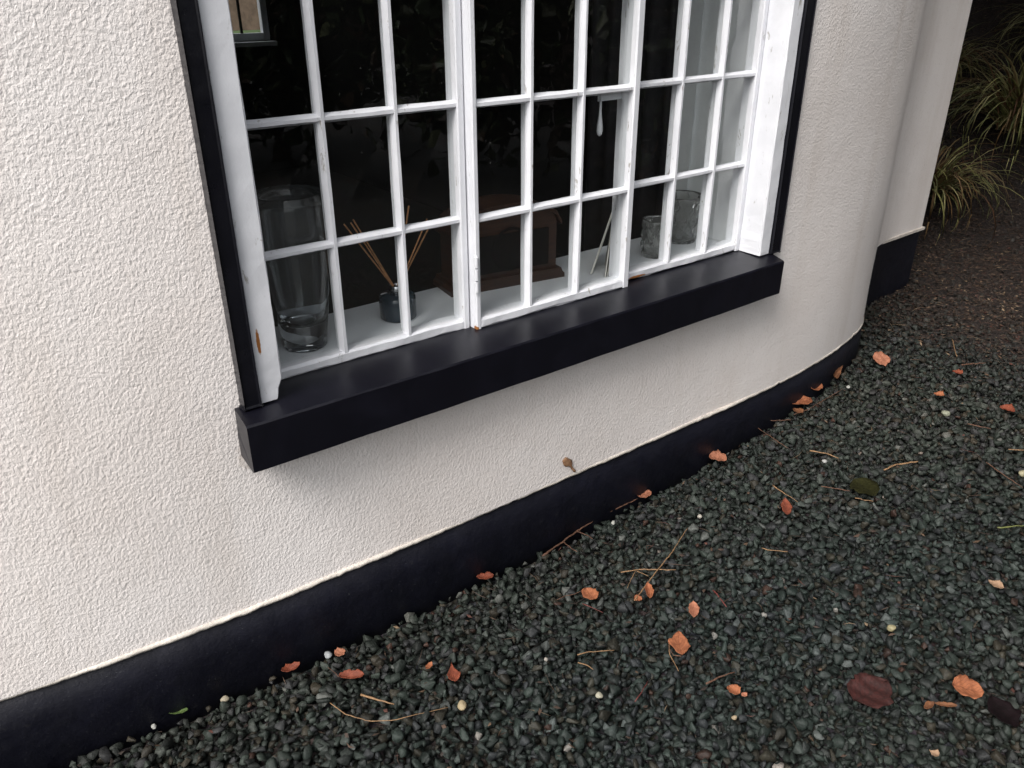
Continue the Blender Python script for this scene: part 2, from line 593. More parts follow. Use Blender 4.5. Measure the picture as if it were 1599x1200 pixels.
M = dict(
    render=m_render(),
    bead=m_plain('drip_edge_paint', (0.60, 0.55, 0.49), 0.6, 0.22, 26, 0.6, 130),
    sill=m_black('black_gloss_sill_paint', 0.40, (0.0026, 0.0025, 0.0058), 0.03, 0.05, 0.06),
    trim=m_black('black_trim_paint', 0.32, (0.0035, 0.0035, 0.006), 0.2),
    plinth=m_black('black_plinth_paint', 0.55, (0.0030, 0.0032, 0.0075), 0.55, 0.9, 0.15, 0.28),
    white=m_white(),
    pane=m_glass_pane(),
    board=m_plain('white_board_paint', (0.80, 0.82, 0.85), 0.4, 0.05, 8),
    plaster=m_plain('white_reveal_paint', (0.72, 0.74, 0.75), 0.6, 0.06, 6, 0.2, 40),
    room=m_plain('room_shade_colour', (0.0045, 0.004, 0.004), 0.9, 0.25, 2, spec=0.1),  # the unlit room's gloom is put into this near-black colour
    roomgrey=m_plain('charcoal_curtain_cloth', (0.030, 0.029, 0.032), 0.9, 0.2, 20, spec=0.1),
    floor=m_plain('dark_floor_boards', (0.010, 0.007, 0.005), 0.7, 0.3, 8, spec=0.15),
    glass=m_clear('vase_glass', (0.90, 0.94, 0.97), 0.0, 1.45, 0.0, 60, 0.97),
    cut=m_clear('pressed_glass', (0.86, 0.87, 0.85), 0.05, 1.45, 0.6, 45, 0.88),
    bottle=m_plain('dark_blue_bottle_glass', (0.022, 0.034, 0.046), 0.12, 0.2, 10),
    metal=m_plain('brushed_silver_collar', (0.55, 0.56, 0.58), 0.25, 0.1, 40, metallic=1.0),
    reed=m_plain('rattan_reed', (0.36, 0.17, 0.07), 0.7, 0.3, 60),
    clock=m_wood('clock_mahogany', (0.015, 0.006, 0.004), (0.055, 0.021, 0.010)),
    clockdark=m_plain('clock_back_board', (0.006, 0.005, 0.005), 0.8, 0.3, 30, spec=0.1),
    card=m_plain('white_card', (0.62, 0.60, 0.55), 0.7, 0.05, 20),
    cardback=m_plain('grey_card_back', (0.10, 0.10, 0.10), 0.7, 0.1, 20),
    stone=m_tint('wet_green_slate_chippings', 0.62, 0.45, 150, 0.7, 0.28, 0.30),
    pebble=m_tint('pale_pebble', 0.6, 0.2, 160, 0.4),
    litter=m_tint('brown_litter', 0.75, 0.3, 200, 0.2),
    ground=m_ground(),
    sedge=m_tint('sedge_blade', 0.5, 0.2, 40, 0.0, 0.35, 0.0, 0.25),
    foliage=m_tint('dark_evergreen_leaf', 0.5, 0.3, 30, 0.0, 0.35, 0.0, 0.2),
    bark=m_plain('dark_bark', (0.035, 0.024, 0.017), 0.9, 0.4, 20, 0.8, 40),
    twig=m_plain('brown_twig_bark', (0.09, 0.042, 0.024), 0.75, 0.4, 90, 0.4, 200),
    straw=m_plain('pale_straw_stalk', (0.20, 0.115, 0.055), 0.7, 0.3, 90, 0.3, 200),
    green=m_plain('yellow_green_stalk', (0.10, 0.11, 0.03), 0.6, 0.2, 60),
    redtwig=m_plain('dark_red_stalk', (0.10, 0.022, 0.018), 0.6, 0.3, 90, 0.3, 200),
    lawn=m_plain('lawn_grass', (0.045, 0.075, 0.025), 0.9, 0.4, 15, 0.8, 60),
    brick=m_plain('brown_garden_wall', (0.16, 0.11, 0.08), 0.9, 0.3, 9, 0.6, 40),
)


# ------------------------------------------------------------------ ground
def build_ground():
    xs = np.concatenate([[-120, -60, -30, -15, -8, -5, -3.5], np.arange(-2.4, 7.01, 0.12), [8, 10, 14, 20, 35, 60, 120]])
    ys = np.concatenate([[-120, -60, -30, -15, -8, -4, -2, -1], np.arange(-0.4, 9.01, 0.12), [10, 12, 16, 24, 40, 70, 130]])
    X, Y = np.meshgrid(xs, ys)
    Z = ground_z(X, Y) - 0.026 + 0.020 * litter_amount(X, Y)
    V = np.c_[X.ravel(), Y.ravel(), Z.ravel()]
    nx = len(xs)
    i, j = np.meshgrid(np.arange(nx - 1), np.arange(len(ys) - 1))
    a = (j * nx + i).ravel()
    Fq = np.c_[a, a + 1, a + 1 + nx, a + nx]
    o = np_obj('ground', V, Fq, M['ground'], smooth=True)
    tag(o, 'dark earth and gravel ground beneath the stones', 'ground', kind='structure')


build_ground()

# ------------------------------------------------------------------ cottage shell
house = empty('cottage', (0.15, 1.98, 0.0))
tag(house, 'cream roughcast cottage wall bowing round beside the gravel, with black plinth and white barred window', 'cottage')
HP = lambda o: keep_parent(o, house)

S_OPEN0, S_OPEN1 = 0.559, 2.294        # window opening along the wall
Z_OPEN0, Z_OPEN1 = 0.655, 2.11
WALL_TOP, BEAD_Z = 2.75, 0.21
WALL_OFF = -0.012


def strip_grid(svals, zvals, off, skip=None, jitter=0.0):
    V, idx = [], {}
    Fq = []
    for i, s in enumerate(svals):
        x, y = wall_xy(s, off)
        for j, z in enumerate(zvals):
            idx[i, j] = len(V)
            V.append((x, y, z))
    for i in range(len(svals) - 1):
        for j in range(len(zvals) - 1):
            sm, zm = (svals[i] + svals[i + 1]) / 2, (zvals[j] + zvals[j + 1]) / 2
            if skip and skip(sm, zm):
                continue
            Fq.append((idx[i, j], idx[i + 1, j], idx[i + 1, j + 1], idx[i, j + 1]))
    return V, Fq


def build_wall():
    sv = sorted(set(np.round(np.r_[np.arange(-2.15, CS[-1], 0.04), CS[CS > 3.0][::1], S_OPEN0, S_OPEN1], 4)))
    sv = [s for k, s in enumerate(sv) if k == 0 or s - sv[k - 1] > 0.004 or s in (S_OPEN0, S_OPEN1)]
    zv = sorted(set(np.round(np.r_[np.arange(0.2145, WALL_TOP, 0.04), WALL_TOP, Z_OPEN0, Z_OPEN1], 4)))
    V, Fq = strip_grid(sv, zv, WALL_OFF, lambda s, z: S_OPEN0 < s < S_OPEN1 and Z_OPEN0 < z < Z_OPEN1)
    V = [list(v) for v in V]
    for v in V:                                              # hand-floated, not flat
        k = 0.0022 * (math.sin(5.1 * v[0] + 3.3 * v[2]) + math.sin(7.7 * v[1] - 4.9 * v[2] + 1) + 0.7 * math.sin(13 * v[0] + 11 * v[2]))
        v[0] += k * N2[0]
        v[1] += k * N2[1]
    o = new_obj('wall', V, Fq, M['render'], smooth=True)
    HP(o)
    # inner face and thickness of the opening belong to the same masonry
    return o


build_wall()


def sweep_profile(name, svals, prof, m, smooth=False, jit=None):
    """prof = list of (off, z); closed ring swept along the wall line"""
    V, Fq = [], []
    n = len(prof)
    for i, s in enumerate(svals):
        for k, (off, z) in enumerate(prof):
            jo, jz = jit(s, k) if jit else (0, 0)
            x, y = wall_xy(s, off + jo)
            V.append((x, y, z + jz))
        if i:
            for k in range(n):
                a, b = (i - 1) * n + k, (i - 1) * n + (k + 1) % n
                Fq.append((a, a + n, b + n, b))
    Fq.append(tuple(range(n)))
    Fq.append(tuple(range(len(V) - n, len(V)))[::-1])
    o = new_obj(name, V, Fq, m, smooth=smooth)
    HP(o)
    return o


_js = np.cumsum(RNG.normal(size=2000)) * 0.0004
_js -= np.convolve(_js, np.ones(61) / 61, 'same')
_jc = np.where(RNG.random(2000) < .04, RNG.random(2000) * .006, 0)


def bead_jit(s, k):
    i = int((s + 3) * 120) % 2000
    if k in (2, 3, 4):
        return (_js[i] * 0.8, _js[(i * 7) % 2000] * 0.9 + _jc[i])
    return (0, 0)


sv = np.arange(-2.1, CS[-1] - .005, 0.0125)
sweep_profile('drip_edge', sv, [(-.03, .2180), (-.0126, .2188), (-.0098, .2168), (-.0086, .2135), (-.0090, .209), (-.03, .2105)],
              M['bead'], True, bead_jit)
sweep_profile('plinth', np.arange(-2.1, CS[-1] - .005, 0.025), [(-.06, -.15), (-.06, .2115), (-.0145, .2115), (-.010, .12), (-.006, -.15)],
              M['plinth'], True, lambda s, k: (.0012 * math.sin(17 * s + k) + .001 * math.sin(41 * s), 0))


# the pier beyond the rounded corner
def build_pier():
    c = PIER_B
    back = np.array([-PIER_DIR[1], PIER_DIR[0]])
    A, Bc, D, E_ = PIER_A, PIER_B, PIER_B + back * 1.6, PIER_A + back * 1.6
    def prism(name, ins, z0, z1, m):
        a = A + (-PIER_N) * ins
        b = Bc + (-PIER_N) * ins - PIER_DIR * ins
        d = D - PIER_DIR * ins
        pts = [a, b, d, E_]
        bm = bmesh.new()
        vs0 = [bm.verts.new((p[0], p[1], z0)) for p in pts]
        vs1 = [bm.verts.new((p[0], p[1], z1)) for p in pts]
        for k in range(4):
            bm.faces.new((vs0[k], vs0[(k + 1) % 4], vs1[(k + 1) % 4], vs1[k]))
        bm.faces.new(vs1)
        bm.faces.new(vs0[::-1])
        ed = [e for e in bm.edges if abs((e.verts[0].co - e.verts[1].co).z) > .05]
        bmesh.ops.bevel(bm, geom=ed, offset=0.012, segments=3, affect='EDGES', profile=.5)
        o = bm_obj(name, bm, m)
        HP(o)
    prism('wall', 0.0, 0.402, WALL_TOP, M['render'])
    prism('plinth', 0.004, -0.1, 0.399, M['plinth'])
    prism('drip_edge', -0.008, 0.396, 0.408, M['bead'])


build_pier()


def build_fillet():
    hd_ = np.degrees(np.arctan2(_d[:, 1], _d[:, 0]))
    i0 = int(np.argmax(hd_ > 76))
    p0 = CP[i0] + CN[i0] * WALL_OFF
    dr = _d[i0]
    # meet the pier line
    A_ = np.array([[dr[0], -PIER_DIR[0]], [dr[1], -PIER_DIR[1]]])
    k = np.linalg.solve(A_, PIER_A - p0)
    q = p0 + dr * k[0]
    # where the line of sight past the wall touches the pier, plus a hand's breadth
    p2 = q + PIER_DIR * .36
    pts = []
    for a in np.linspace(0, 1, 17):
        pts.append((1 - a) ** 2 * p0 + 2 * a * (1 - a) * q + a * a * p2)
    def strip(name, z0, z1, m, ins):
        V, Fq = [], []
        for i, p in enumerate(pts):
            pp = p - PIER_N * ins * (i / 16)
            V += [(pp[0], pp[1], z0), (pp[0], pp[1], z1)]
            if i:
                Fq.append((2 * i - 2, 2 * i, 2 * i + 1, 2 * i - 1))
        HP(new_obj(name, V, Fq, m, smooth=True))
    strip('wall_fillet', .402, WALL_TOP, M['render'], .0005)
    strip('plinth_fillet', -.1, .4015, M['plinth'], .0045)


build_fillet()


# ------------------------------------------------------------------ room behind the window
def box_tn(name, t0, t1, n0, n1, z0, z1, m, parent=None, bev=0.0):
    bm = bmesh.new()
    bmesh.ops.create_cube(bm, size=1)
    for v in bm.verts:
        t = t0 if v.co.x < 0 else t1
        n = n0 if v.co.y < 0 else n1
        z = z0 if v.co.z < 0 else z1
        v.co = wp(t, n, z)
    if bev:
        bmesh.ops.bevel(bm, geom=bm.edges[:], offset=bev, segments=2, affect='EDGES', profile=.5)
    o = bm_obj(name, bm, m)
    if parent is None:
        HP(o)
    else:
        o.parent = parent
        o.matrix_parent_inverse = Matrix.Translation(house.location).inverted() if parent.parent is house else Matrix.Identity(4)
    return o


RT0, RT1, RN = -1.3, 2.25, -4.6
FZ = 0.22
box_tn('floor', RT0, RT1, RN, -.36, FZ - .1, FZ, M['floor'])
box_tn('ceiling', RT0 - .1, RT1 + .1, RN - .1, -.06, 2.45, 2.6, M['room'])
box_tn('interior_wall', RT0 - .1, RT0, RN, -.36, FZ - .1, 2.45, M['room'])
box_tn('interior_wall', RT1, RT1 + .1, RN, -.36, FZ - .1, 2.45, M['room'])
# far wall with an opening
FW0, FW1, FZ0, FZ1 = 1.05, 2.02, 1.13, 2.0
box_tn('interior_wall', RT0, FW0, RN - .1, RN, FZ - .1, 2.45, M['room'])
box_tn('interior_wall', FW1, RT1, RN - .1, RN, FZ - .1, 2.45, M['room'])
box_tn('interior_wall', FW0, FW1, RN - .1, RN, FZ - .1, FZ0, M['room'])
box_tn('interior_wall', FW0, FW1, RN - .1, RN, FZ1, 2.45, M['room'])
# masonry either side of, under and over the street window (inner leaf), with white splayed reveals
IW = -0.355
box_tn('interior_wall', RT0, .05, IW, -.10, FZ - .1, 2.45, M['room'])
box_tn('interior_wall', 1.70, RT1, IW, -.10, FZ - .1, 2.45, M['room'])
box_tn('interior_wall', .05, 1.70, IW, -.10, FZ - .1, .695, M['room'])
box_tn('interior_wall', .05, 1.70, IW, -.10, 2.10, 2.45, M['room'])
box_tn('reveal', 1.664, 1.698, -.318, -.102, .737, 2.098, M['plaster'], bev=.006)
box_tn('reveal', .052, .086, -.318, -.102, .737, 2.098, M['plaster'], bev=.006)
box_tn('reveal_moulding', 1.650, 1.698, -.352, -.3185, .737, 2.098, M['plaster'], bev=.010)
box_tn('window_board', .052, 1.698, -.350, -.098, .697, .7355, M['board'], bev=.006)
# dark curtain hanging in the room by the right reveal
cv, cf = [], []
for i in range(41):
    a = i / 40
    t, n = 1.72 + .03 * math.sin(a * 34), -.40 - .50 * a
    cv += [wp(t, n, FZ + .1), wp(t, n, 2.3)]
    if i:
        cf.append((2 * i - 2, 2 * i, 2 * i + 1, 2 * i - 1))
cu = new_obj('curtain', cv, cf, M['roomgrey'], smooth=True)
md = cu.modifiers.new('thickness', 'SOLIDIFY'); md.thickness = .004
tag(cu, 'dark grey curtain inside the room by the right window reveal', 'curtain')

# far window
fw = box_tn('window', FW0, FW0 + .045, RN - .07, RN - .02, FZ0, FZ1, M['board'])


def sub_of(o, part):
    o.parent = part
    o.matrix_parent_inverse = part.matrix_parent_inverse.copy() if False else (house.matrix_world @ Matrix.Identity(4)).inverted()
    return o


def sub(o, part):
    """sub-part: world-built geometry under a part whose own world matrix is identity"""
    o.parent = part
    o.matrix_parent_inverse = Matrix.Identity(4)
    return o


def sbox(name, part, *a, bev=0.0):
    bm = bmesh.new()
    bmesh.ops.create_cube(bm, size=1)
    t0, t1, n0, n1, z0, z1, m = a
    for v in bm.verts:
        v.co = wp(t0 if v.co.x < 0 else t1, n0 if v.co.y < 0 else n1, z0 if v.co.z < 0 else z1)
    if bev:
        bmesh.ops.bevel(bm, geom=bm.edges[:], offset=bev, segments=2, affect='EDGES', profile=.5)
    return sub(bm_obj(name, bm, m), part)


sbox('stile', fw, FW1 - .045, FW1, RN - .07, RN - .02, FZ0, FZ1, M['board'])
sbox('rail', fw, FW0 + .046, FW1 - .046, RN - .07, RN - .02, FZ0, FZ0 + .05, M['board'])
sbox('rail', fw, FW0 + .046, FW1 - .046, RN - .07, RN - .02, FZ1 - .05, FZ1, M['board'])
for k in range(1, 5):
    tt = FW0 + (FW1 - FW0) * k / 5
    sbox('glazing_bar', fw, tt - .007, tt + .007, RN - .055, RN - .035, FZ0 + .05, FZ1 - .05, M['clockdark'])
for zz in (1.47, 1.74):
    sbox('glazing_bar', fw, FW0 + .046, FW1 - .046, RN - .057, RN - .037, zz - .007, zz + .007, M['clockdark'])
sbox('sill_board', fw, FW0, FW1, RN - .015, RN + .10, FZ0 - .03, FZ0 - .002, M['board'])

# ------------------------------------------------------------------ the window
NF, NC = -0.085, -0.060              # front planes: fixed lights, casement
LP = lambda i, a: a * _js[(int(i * 137)) % 2000]


def bar(name, part, axis, t, z, length, prof, nbase, m, seg=14, jit=.0010):
    """profile = [(across, n)], swept along z ('v') or along t ('h'); painted edges waver a little"""
    V, Fq = [], []
    k = len(prof)
    rn = np.random.default_rng(int(abs(t * 9173 + z * 331 + length * 77)) + (1 if axis == 'v' else 2))
    off = rn.normal(size=(seg + 1, k, 2)) * jit
    off = (off + np.roll(off, 1, 0) + np.roll(off, -1, 0) + np.roll(off, 2, 0)) / 2.2
    for i in range(seg + 1):
        a = length * i / seg
        for j, (x, n) in enumerate(prof):
            dx, dn = off[i, j]
            if axis == 'v':
                V.append(wp(t + x + dx, nbase + n + dn * .6, z + a))
            else:
                V.append(wp(t + a, nbase + n + dn * .6, z + x + dx))
        if i:
            for j in range(k):
                p, q = (i - 1) * k + j, (i - 1) * k + (j + 1) % k
                Fq.append((p, q, q + k, p + k))
    Fq.append(tuple(range(k)))
    Fq.append(tuple(range(seg * k, seg * k + k)))
    bm = bmesh.new()
    vs = [bm.verts.new(v) for v in V]
    for f in Fq:
        bm.faces.new([vs[i] for i in f])
    return sub(bm_obj(name, bm, m), part)


GB_V = [(-.0125, -.010), (-.0105, -.004), (-.0045, .006), (.0045, .006), (.0105, -.004), (.0125, -.010), (.005, -.012), (.005, -.032), (-.005, -.032), (-.005, -.012)]
GB_V = [(x * .76, n) for x, n in GB_V]
GB_H = [(x * 1.04, n - .0013) for x, n in GB_V]


def rect_prof(a0, a1, n0, n1, c=.003):
    return [(a0, n0), (a0, n1 - c), (a0 + c, n1), (a1 - c, n1), (a1, n1 - c), (a1, n0)]


ROWZ = [.740, .998, 1.257, 1.515, 1.773, 2.031]

# window: the timber frame (left jamb is the part's own mesh; other members hang from it)
def jamb_mesh(t0, t1, zb):
    bm = bmesh.new()
    seg = 26
    rn = np.random.default_rng(3 + int(t0 * 100))
    prof0 = [(t0, -.115), (t0, -.002), (t0 + .003, .001), (t1 - .003, .001), (t1, -.002), (t1, -.115)]
    rings = []
    bite = {0: -.016, 1: -.013, 2: -.011, 3: -.001} if t0 < .5 else {}      # paint and wood gone at the left foot
    for i in range(seg + 1):
        b_ = bite.get(i, 0.0)
        prof = prof0[:3] + [(t + b_, n) for t, n in prof0[3:]]
        a = (i / seg) ** 1.6
        z = zb + (2.10 - zb) * a
        rings.append([bm.verts.new(wp(t + rn.normal() * .0005, n + rn.normal() * .0004, z)) for t, n in prof])
        if i:
            for j in range(6):
                bm.faces.new((rings[i - 1][j], rings[i - 1][(j + 1) % 6], rings[i][(j + 1) % 6], rings[i][j]))
    bm.faces.new(rings[0])
    bm.faces.new(rings[-1])
    return bm


win = bm_obj('window', jamb_mesh(.0375, .0915, .7275), M['white'])
HP(win)
# from here sub() keeps world coordinates because the part's world matrix is identity
sub(bm_obj('jamb', jamb_mesh(1.6575, 1.7065, .7275), M['white']), win)
sbox('head', win, .0925, 1.6565, -.115, .0, 2.062, 2.10, M['white'], bev=.003)
# timber foot of the left jamb, swollen where the paint has run
# black outer boards
for (t0, t1) in ((0.0015, .0365), (1.7075, 1.7505)):
    sbox('outer_board', win, t0, t1, -.10, .0065, .727, 2.112, M['trim'], bev=.004)
sbox('outer_board', win, .0375, 1.7065, -.09, .005, 2.103, 2.14, M['trim'], bev=.004)


# sill
def build_sill():
    bm = bmesh.new()
    rings = []
    nseg = 60
    for i in range(nseg + 1):
        a = i / nseg
        def ft(n, tl=-.012, trf=1.700, trb=1.752):
            k_ = max(0, min(1, (n + .005) / .065))
            tr = trb + (trf - trb) * k_
            tl_ = -.006 - .012 * k_
            return tl_ + (tr - tl_) * a
        bow = .0065 * math.sin(math.pi * a)
        wob = .0006 * math.sin(31 * a) + .0005 * math.sin(77 * a)
        prof = [(-.12, .612), (.058 + bow + wob, .6095), (.063 + bow + wob, .613), (.064 + bow + wob, .7155), (.0605 + bow, .7195), (-.075, .7262), (-.12, .7265)]
        rings.append([bm.verts.new(wp(ft(n), n, z)) for n, z in prof])
        if i:
            k = len(prof)
            for j in range(k):
                bm.faces.new((rings[i - 1][j], rings[i - 1][(j + 1) % k], rings[i][(j + 1) % k], rings[i][j]))
    bm.faces.new(rings[0])
    bm.faces.new(rings[-1])
    o = bm_obj('sill', bm, M['sill'])
    sub(o, win)


build_sill()


def light(tl, tr, nb, bars, zbot, wl_, wr_):
    """one framed light: stiles, rails, glazing bars, panes"""
    ztop = 2.058
    bar('stile', win, 'v', tl, zbot - .013, ztop - zbot + .013, rect_prof(0, wl_, -.035, .008), nb, M['white'], 24, .0004)
    bar('stile', win, 'v', tr - wr_, zbot - .013, ztop - zbot + .013, rect_prof(0, wr_, -.035, .008), nb, M['white'], 24, .0004)
    bar('rail', win, 'h', tl + wl_, zbot, tr - tl - wl_ - wr_, rect_prof(-.0135, .0125, -.034, .0066, .005), nb, M['white'], 34, .0010)
    bar('rail', win, 'h', tl + wl_, ztop - .014, tr - tl - wl_ - wr_, rect_prof(-.012, .012, -.034, .0066), nb, M['white'], 10)
    for tb in bars:
        bar('glazing_bar', win, 'v', tb, zbot + .010, ztop - .026 - zbot - .010, GB_V, nb, M['white'], 36, .0004)
    for z in ROWZ[1:5]:
        bar('glazing_bar', win, 'h', tl + wl_ - .002, z, tr - tl - wl_ - wr_ + .004, GB_H, nb, M['white'], 30, .0004)
    te = [tl + wl_] + list(bars) + [tr - wr_]
    ze = [zbot] + ROWZ[1:5] + [ztop - .012]
    for i in range(3):
        for j in range(5):
            a = random.uniform(-.0016, .0016)
            V = [wp(te[i] + .001, nb - .0105 + a, ze[j] + .004), wp(te[i + 1] - .001, nb - .0105 - a, ze[j] + .004),
                 wp(te[i + 1] - .001, nb - .0105 + a, ze[j + 1] - .004), wp(te[i] + .001, nb - .0105 - a, ze[j + 1] - .004)]
            o = new_obj('pane', V, [(0, 1, 2, 3)], M['pane'])
            sub(o, win)


light(.0925, .6135, NF, (.275, .442), .738, .020, .019)
light(.6165, 1.139, NC, (.788, .950), .739, .0145, .022)
light(1.125, 1.6565, NF, (1.330, 1.495), .742, .030, .020)

# hinge on the meeting stile, with its knuckles
for (z0, z1) in ((.826, .852), (.856, .884), (.888, .914)):
    bm = bmesh.new()
    bmesh.ops.create_cone(bm, cap_ends=True, segments=14, radius1=.0052, radius2=.0052, depth=z1 - z0)
    bmesh.ops.translate(bm, verts=bm.verts, vec=wp(.6155, NC + .012, (z0 + z1) / 2))
    sub(bm_obj('hinge_knuckle', bm, M['white'], smooth=False), win)
# casement fastener seen through the pane
bm = bmesh.new()
rings = []
for i, (z, r) in enumerate([(1.232, .003), (1.205, .0034), (1.185, .005), (1.168, .0075), (1.153, .008), (1.144, .006), (1.140, .001)]):
    c = wp(1.052, NC - .045, z)
    rings.append([bm.verts.new((c[0] + r * math.cos(a * .7854), c[1] + r * math.sin(a * .7854), z)) for a in range(8)])
    if i:
        for j in range(8):
            bm.faces.new((rings[i - 1][j], rings[i - 1][(j + 1) % 8], rings[i][(j + 1) % 8], rings[i][j]))
bm.faces.new(rings[0])
bm.faces.new(rings[-1])
sub(bm_obj('fastener_handle', bm, M['white'], smooth=True), win)
sbox('fastener_plate', win, 1.044, 1.118, NC - .046, NC - .037, 1.228, 1.243, M['white'], bev=.002)


# ------------------------------------------------------------------ things on the window board
BZ = .7356


def lathe(prof, seg=40, cap=True):
    bm = bmesh.new()
    rings = []
    for r, z in prof:
        if r < 1e-5:
            rings.append([bm.verts.new((0, 0, z))])
        else:
            rings.append([bm.verts.new((r * math.cos(2 * math.pi * k / seg), r * math.sin(2 * math.pi * k / seg), z)) for k in range(seg)])
    for a, b in zip(rings, rings[1:]):
        for k in range(seg):
            if len(a) == 1 and len(b) == 1:
                continue
            if len(a) == 1:
                bm.faces.new((a[0], b[k], b[(k + 1) % seg]))
            elif len(b) == 1:
                bm.faces.new((a[k], a[(k + 1) % seg], b[0]))
            else:
                bm.faces.new((a[k], a[(k + 1) % seg], b[(k + 1) % seg], b[k]))
    return bm


# tall glass vase
vprof = [(0, 0), (.045, 0), (.050, .004), (.053, .03), (.059, .07), (.069, .13), (.077, .20), (.080, .27), (.0785, .33), (.0775, .358),
         (.0755, .359), (.0752, .33), (.0765, .27), (.0735, .20), (.0655, .13), (.0555, .085), (.049, .066), (.030, .060), (0, .059)]
vase = bm_obj('glass_vase', lathe(vprof, 56), M['glass'], smooth=True)
vase.location = wp(.232, -.205, BZ)
tag(vase, 'tall clear glass vase with thick base at left end of window board', 'vase')

# reed diffuser
df = empty('reed_diffuser', wp(.494, -.225, BZ))
tag(df, 'dark blue reed diffuser bottle with splayed wooden reeds on window board', 'diffuser')
b = bm_obj('bottle', lathe([(0, 0), (.041, 0), (.0455, .004), (.0465, .05), (.0455, .058), (.040, .064), (.018, .0665), (.016, .067), (.016, .074), (0, .074)], 40), M['bottle'], df, True)
c = bm_obj('collar', lathe([(.0165, .0675), (.0175, .069), (.0175, .086), (.016, .0875), (.009, .0875), (.009, .080)], 28), M['metal'], df, True)
for (dt, dn, dz) in ((-.118, .02, .268), (-.104, .005, .27), (-.126, .0, .262), (.055, -.01, .275), (.090, .015, .242), (.112, .0, .228), (.012, .03, .20)):
    base = np.array([0.004 * np.sign(dt), 0, .012])
    tip = np.array([T2[0] * dt + N2[0] * dn, T2[1] * dt + N2[1] * dn, dz])
    st = Vector((tip - base).tolist())
    # start inside the neck
    p0 = Vector((0, 0, .07))
    d = (Vector(tip.tolist()) - p0)
    bm = bmesh.new()
    bmesh.ops.create_cone(bm, cap_ends=True, segments=8, radius1=.0020, radius2=.0020, depth=d.length)
    bmesh.ops.transform(bm, matrix=Matrix.Translation((p0 + d / 2)) @ d.to_track_quat('Z', 'Y').to_matrix().to_4x4(), verts=bm.verts)
    bm_obj('reed', bm, M['reed'], df)

# mantel clock seen from its back
ck_loc = (np.array(wp(.68, -.262, BZ)) + np.array(wp(1.034, -.207, BZ))) / 2
ck = empty('mantel_clock', ck_loc)
tag(ck, 'dark mahogany mantel clock with arched top standing on the window board', 'clock')
ckd = np.array(wp(1.034, -.207, BZ)) - np.array(wp(.68, -.262, BZ))
ck.rotation_euler = (0, 0, math.atan2(ckd[1], ckd[0]))
CL = float(np.linalg.norm(ckd))


def extrude_xz(name, pts, y0, y1, m, parent, bev=.003):
    bm = bmesh.new()
    a = [bm.verts.new((x, y0, z)) for x, z in pts]
    b_ = [bm.verts.new((x, y1, z)) for x, z in pts]
    n = len(pts)
    bm.faces.new(a)
    bm.faces.new(b_[::-1])
    for k in range(n):
        bm.faces.new((a[k], a[(k + 1) % n], b_[(k + 1) % n], b_[k]))
    if bev:
        ed = [e for e in bm.edges if len(e.link_faces) == 2 and e.calc_face_angle(0) > .6]
        bmesh.ops.bevel(bm, geom=ed, offset=bev, segments=2, affect='EDGES', profile=.5)
    return bm_obj(name, bm, m, parent)


hw = CL / 2
extrude_xz('base', [(-hw, 0), (hw, 0), (hw, .012), (hw - .008, .020), (hw - .012, .030), (-hw + .012, .030), (-hw + .008, .020), (-hw, .012)], 0, .125, M['clock'], ck)
arch = [(-hw + .022, .0302)] + [(-hw + .022, .165)] + [(x, .165 + .062 * (1 - (x / (hw - .022)) ** 2) ** .5) for x in np.linspace(-hw + .03, hw - .03, 17)] + [(hw - .022, .165), (hw - .022, .0302)]
extrude_xz('case', arch, .014, .112, M['clock'], ck, 0)
topr = [(x, .166 + .066 * max(0, 1 - (x / (hw - .010)) ** 2) ** .5) for x in np.linspace(-hw + .010, hw - .010, 19)]
botr = [(x, z - .012) for x, z in topr[::-1]]
extrude_xz('top_moulding', topr + botr, .004, .120, M['clock'], ck, 0)
bk = extrude_xz('back_panel', [(-hw + .05, .045), (hw - .05, .045), (hw - .05, .15), (-hw + .05, .15)], .0085, .0138, M['clockdark'], ck, .002)
bm = lathe([(.054, 0), (.057, .0012), (.060, .001), (.062, 0)], 40)
bmesh.ops.transform(bm, matrix=Matrix.Translation((.01, .0083, .105)) @ Matrix.Rotation(math.pi / 2, 4, 'X'), verts=bm.verts)
bm_obj('movement_ring', bm, M['clockdark'], ck, True)


# standing cards, edge on to the view
def card(name, p_bot, p_top, width, ang, label, m, thick=.0035):
    """a stiff card leaning: bottom edge starts at p_bot, leans to p_top, width runs along ang"""
    bm = bmesh.new()
    d = np.array([math.cos(ang), math.sin(ang), 0]) * width
    pb, pt = np.array(p_bot), np.array(p_top)
    up = pt - pb
    nr = np.cross(d, up)
    nr = nr / np.linalg.norm(nr) * thick
    q = [pb, pb + d, pt + d, pt]
    a = [bm.verts.new(x) for x in q]
    b_ = [bm.verts.new(x + nr) for x in q]
    bm.faces.new(a)
    bm.faces.new(b_[::-1])
    for k in range(4):
        bm.faces.new((a[k], a[(k + 1) % 4], b_[(k + 1) % 4], b_[k]))
    o = bm_obj(name, bm, m)
    tag(o, label, 'card')
    return o


hd = math.atan2(T2[1], T2[0])
card('standing_card', wp(1.105, -.175, BZ + .002), wp(1.195, -.185, BZ + .185), .16, math.radians(78), 'tall pale card leaning at a slant behind the casement', M['card'], .005)
for k, (dt, dn, hgt, ln) in enumerate(((.0, .0, .16, .02), (.012, -.004, .15, .028), (.026, .004, .17, .02))):
    card('standing_card', wp(1.118 + dt, -.128 + dn, BZ + .001), wp(1.118 + dt + ln, -.13 + dn, BZ + hgt), .12, math.radians(82 + 5 * k),
         ('leftmost', 'middle', 'rightmost')[k] + ' of three upright cards close to the casement stile', M['card'], .003)


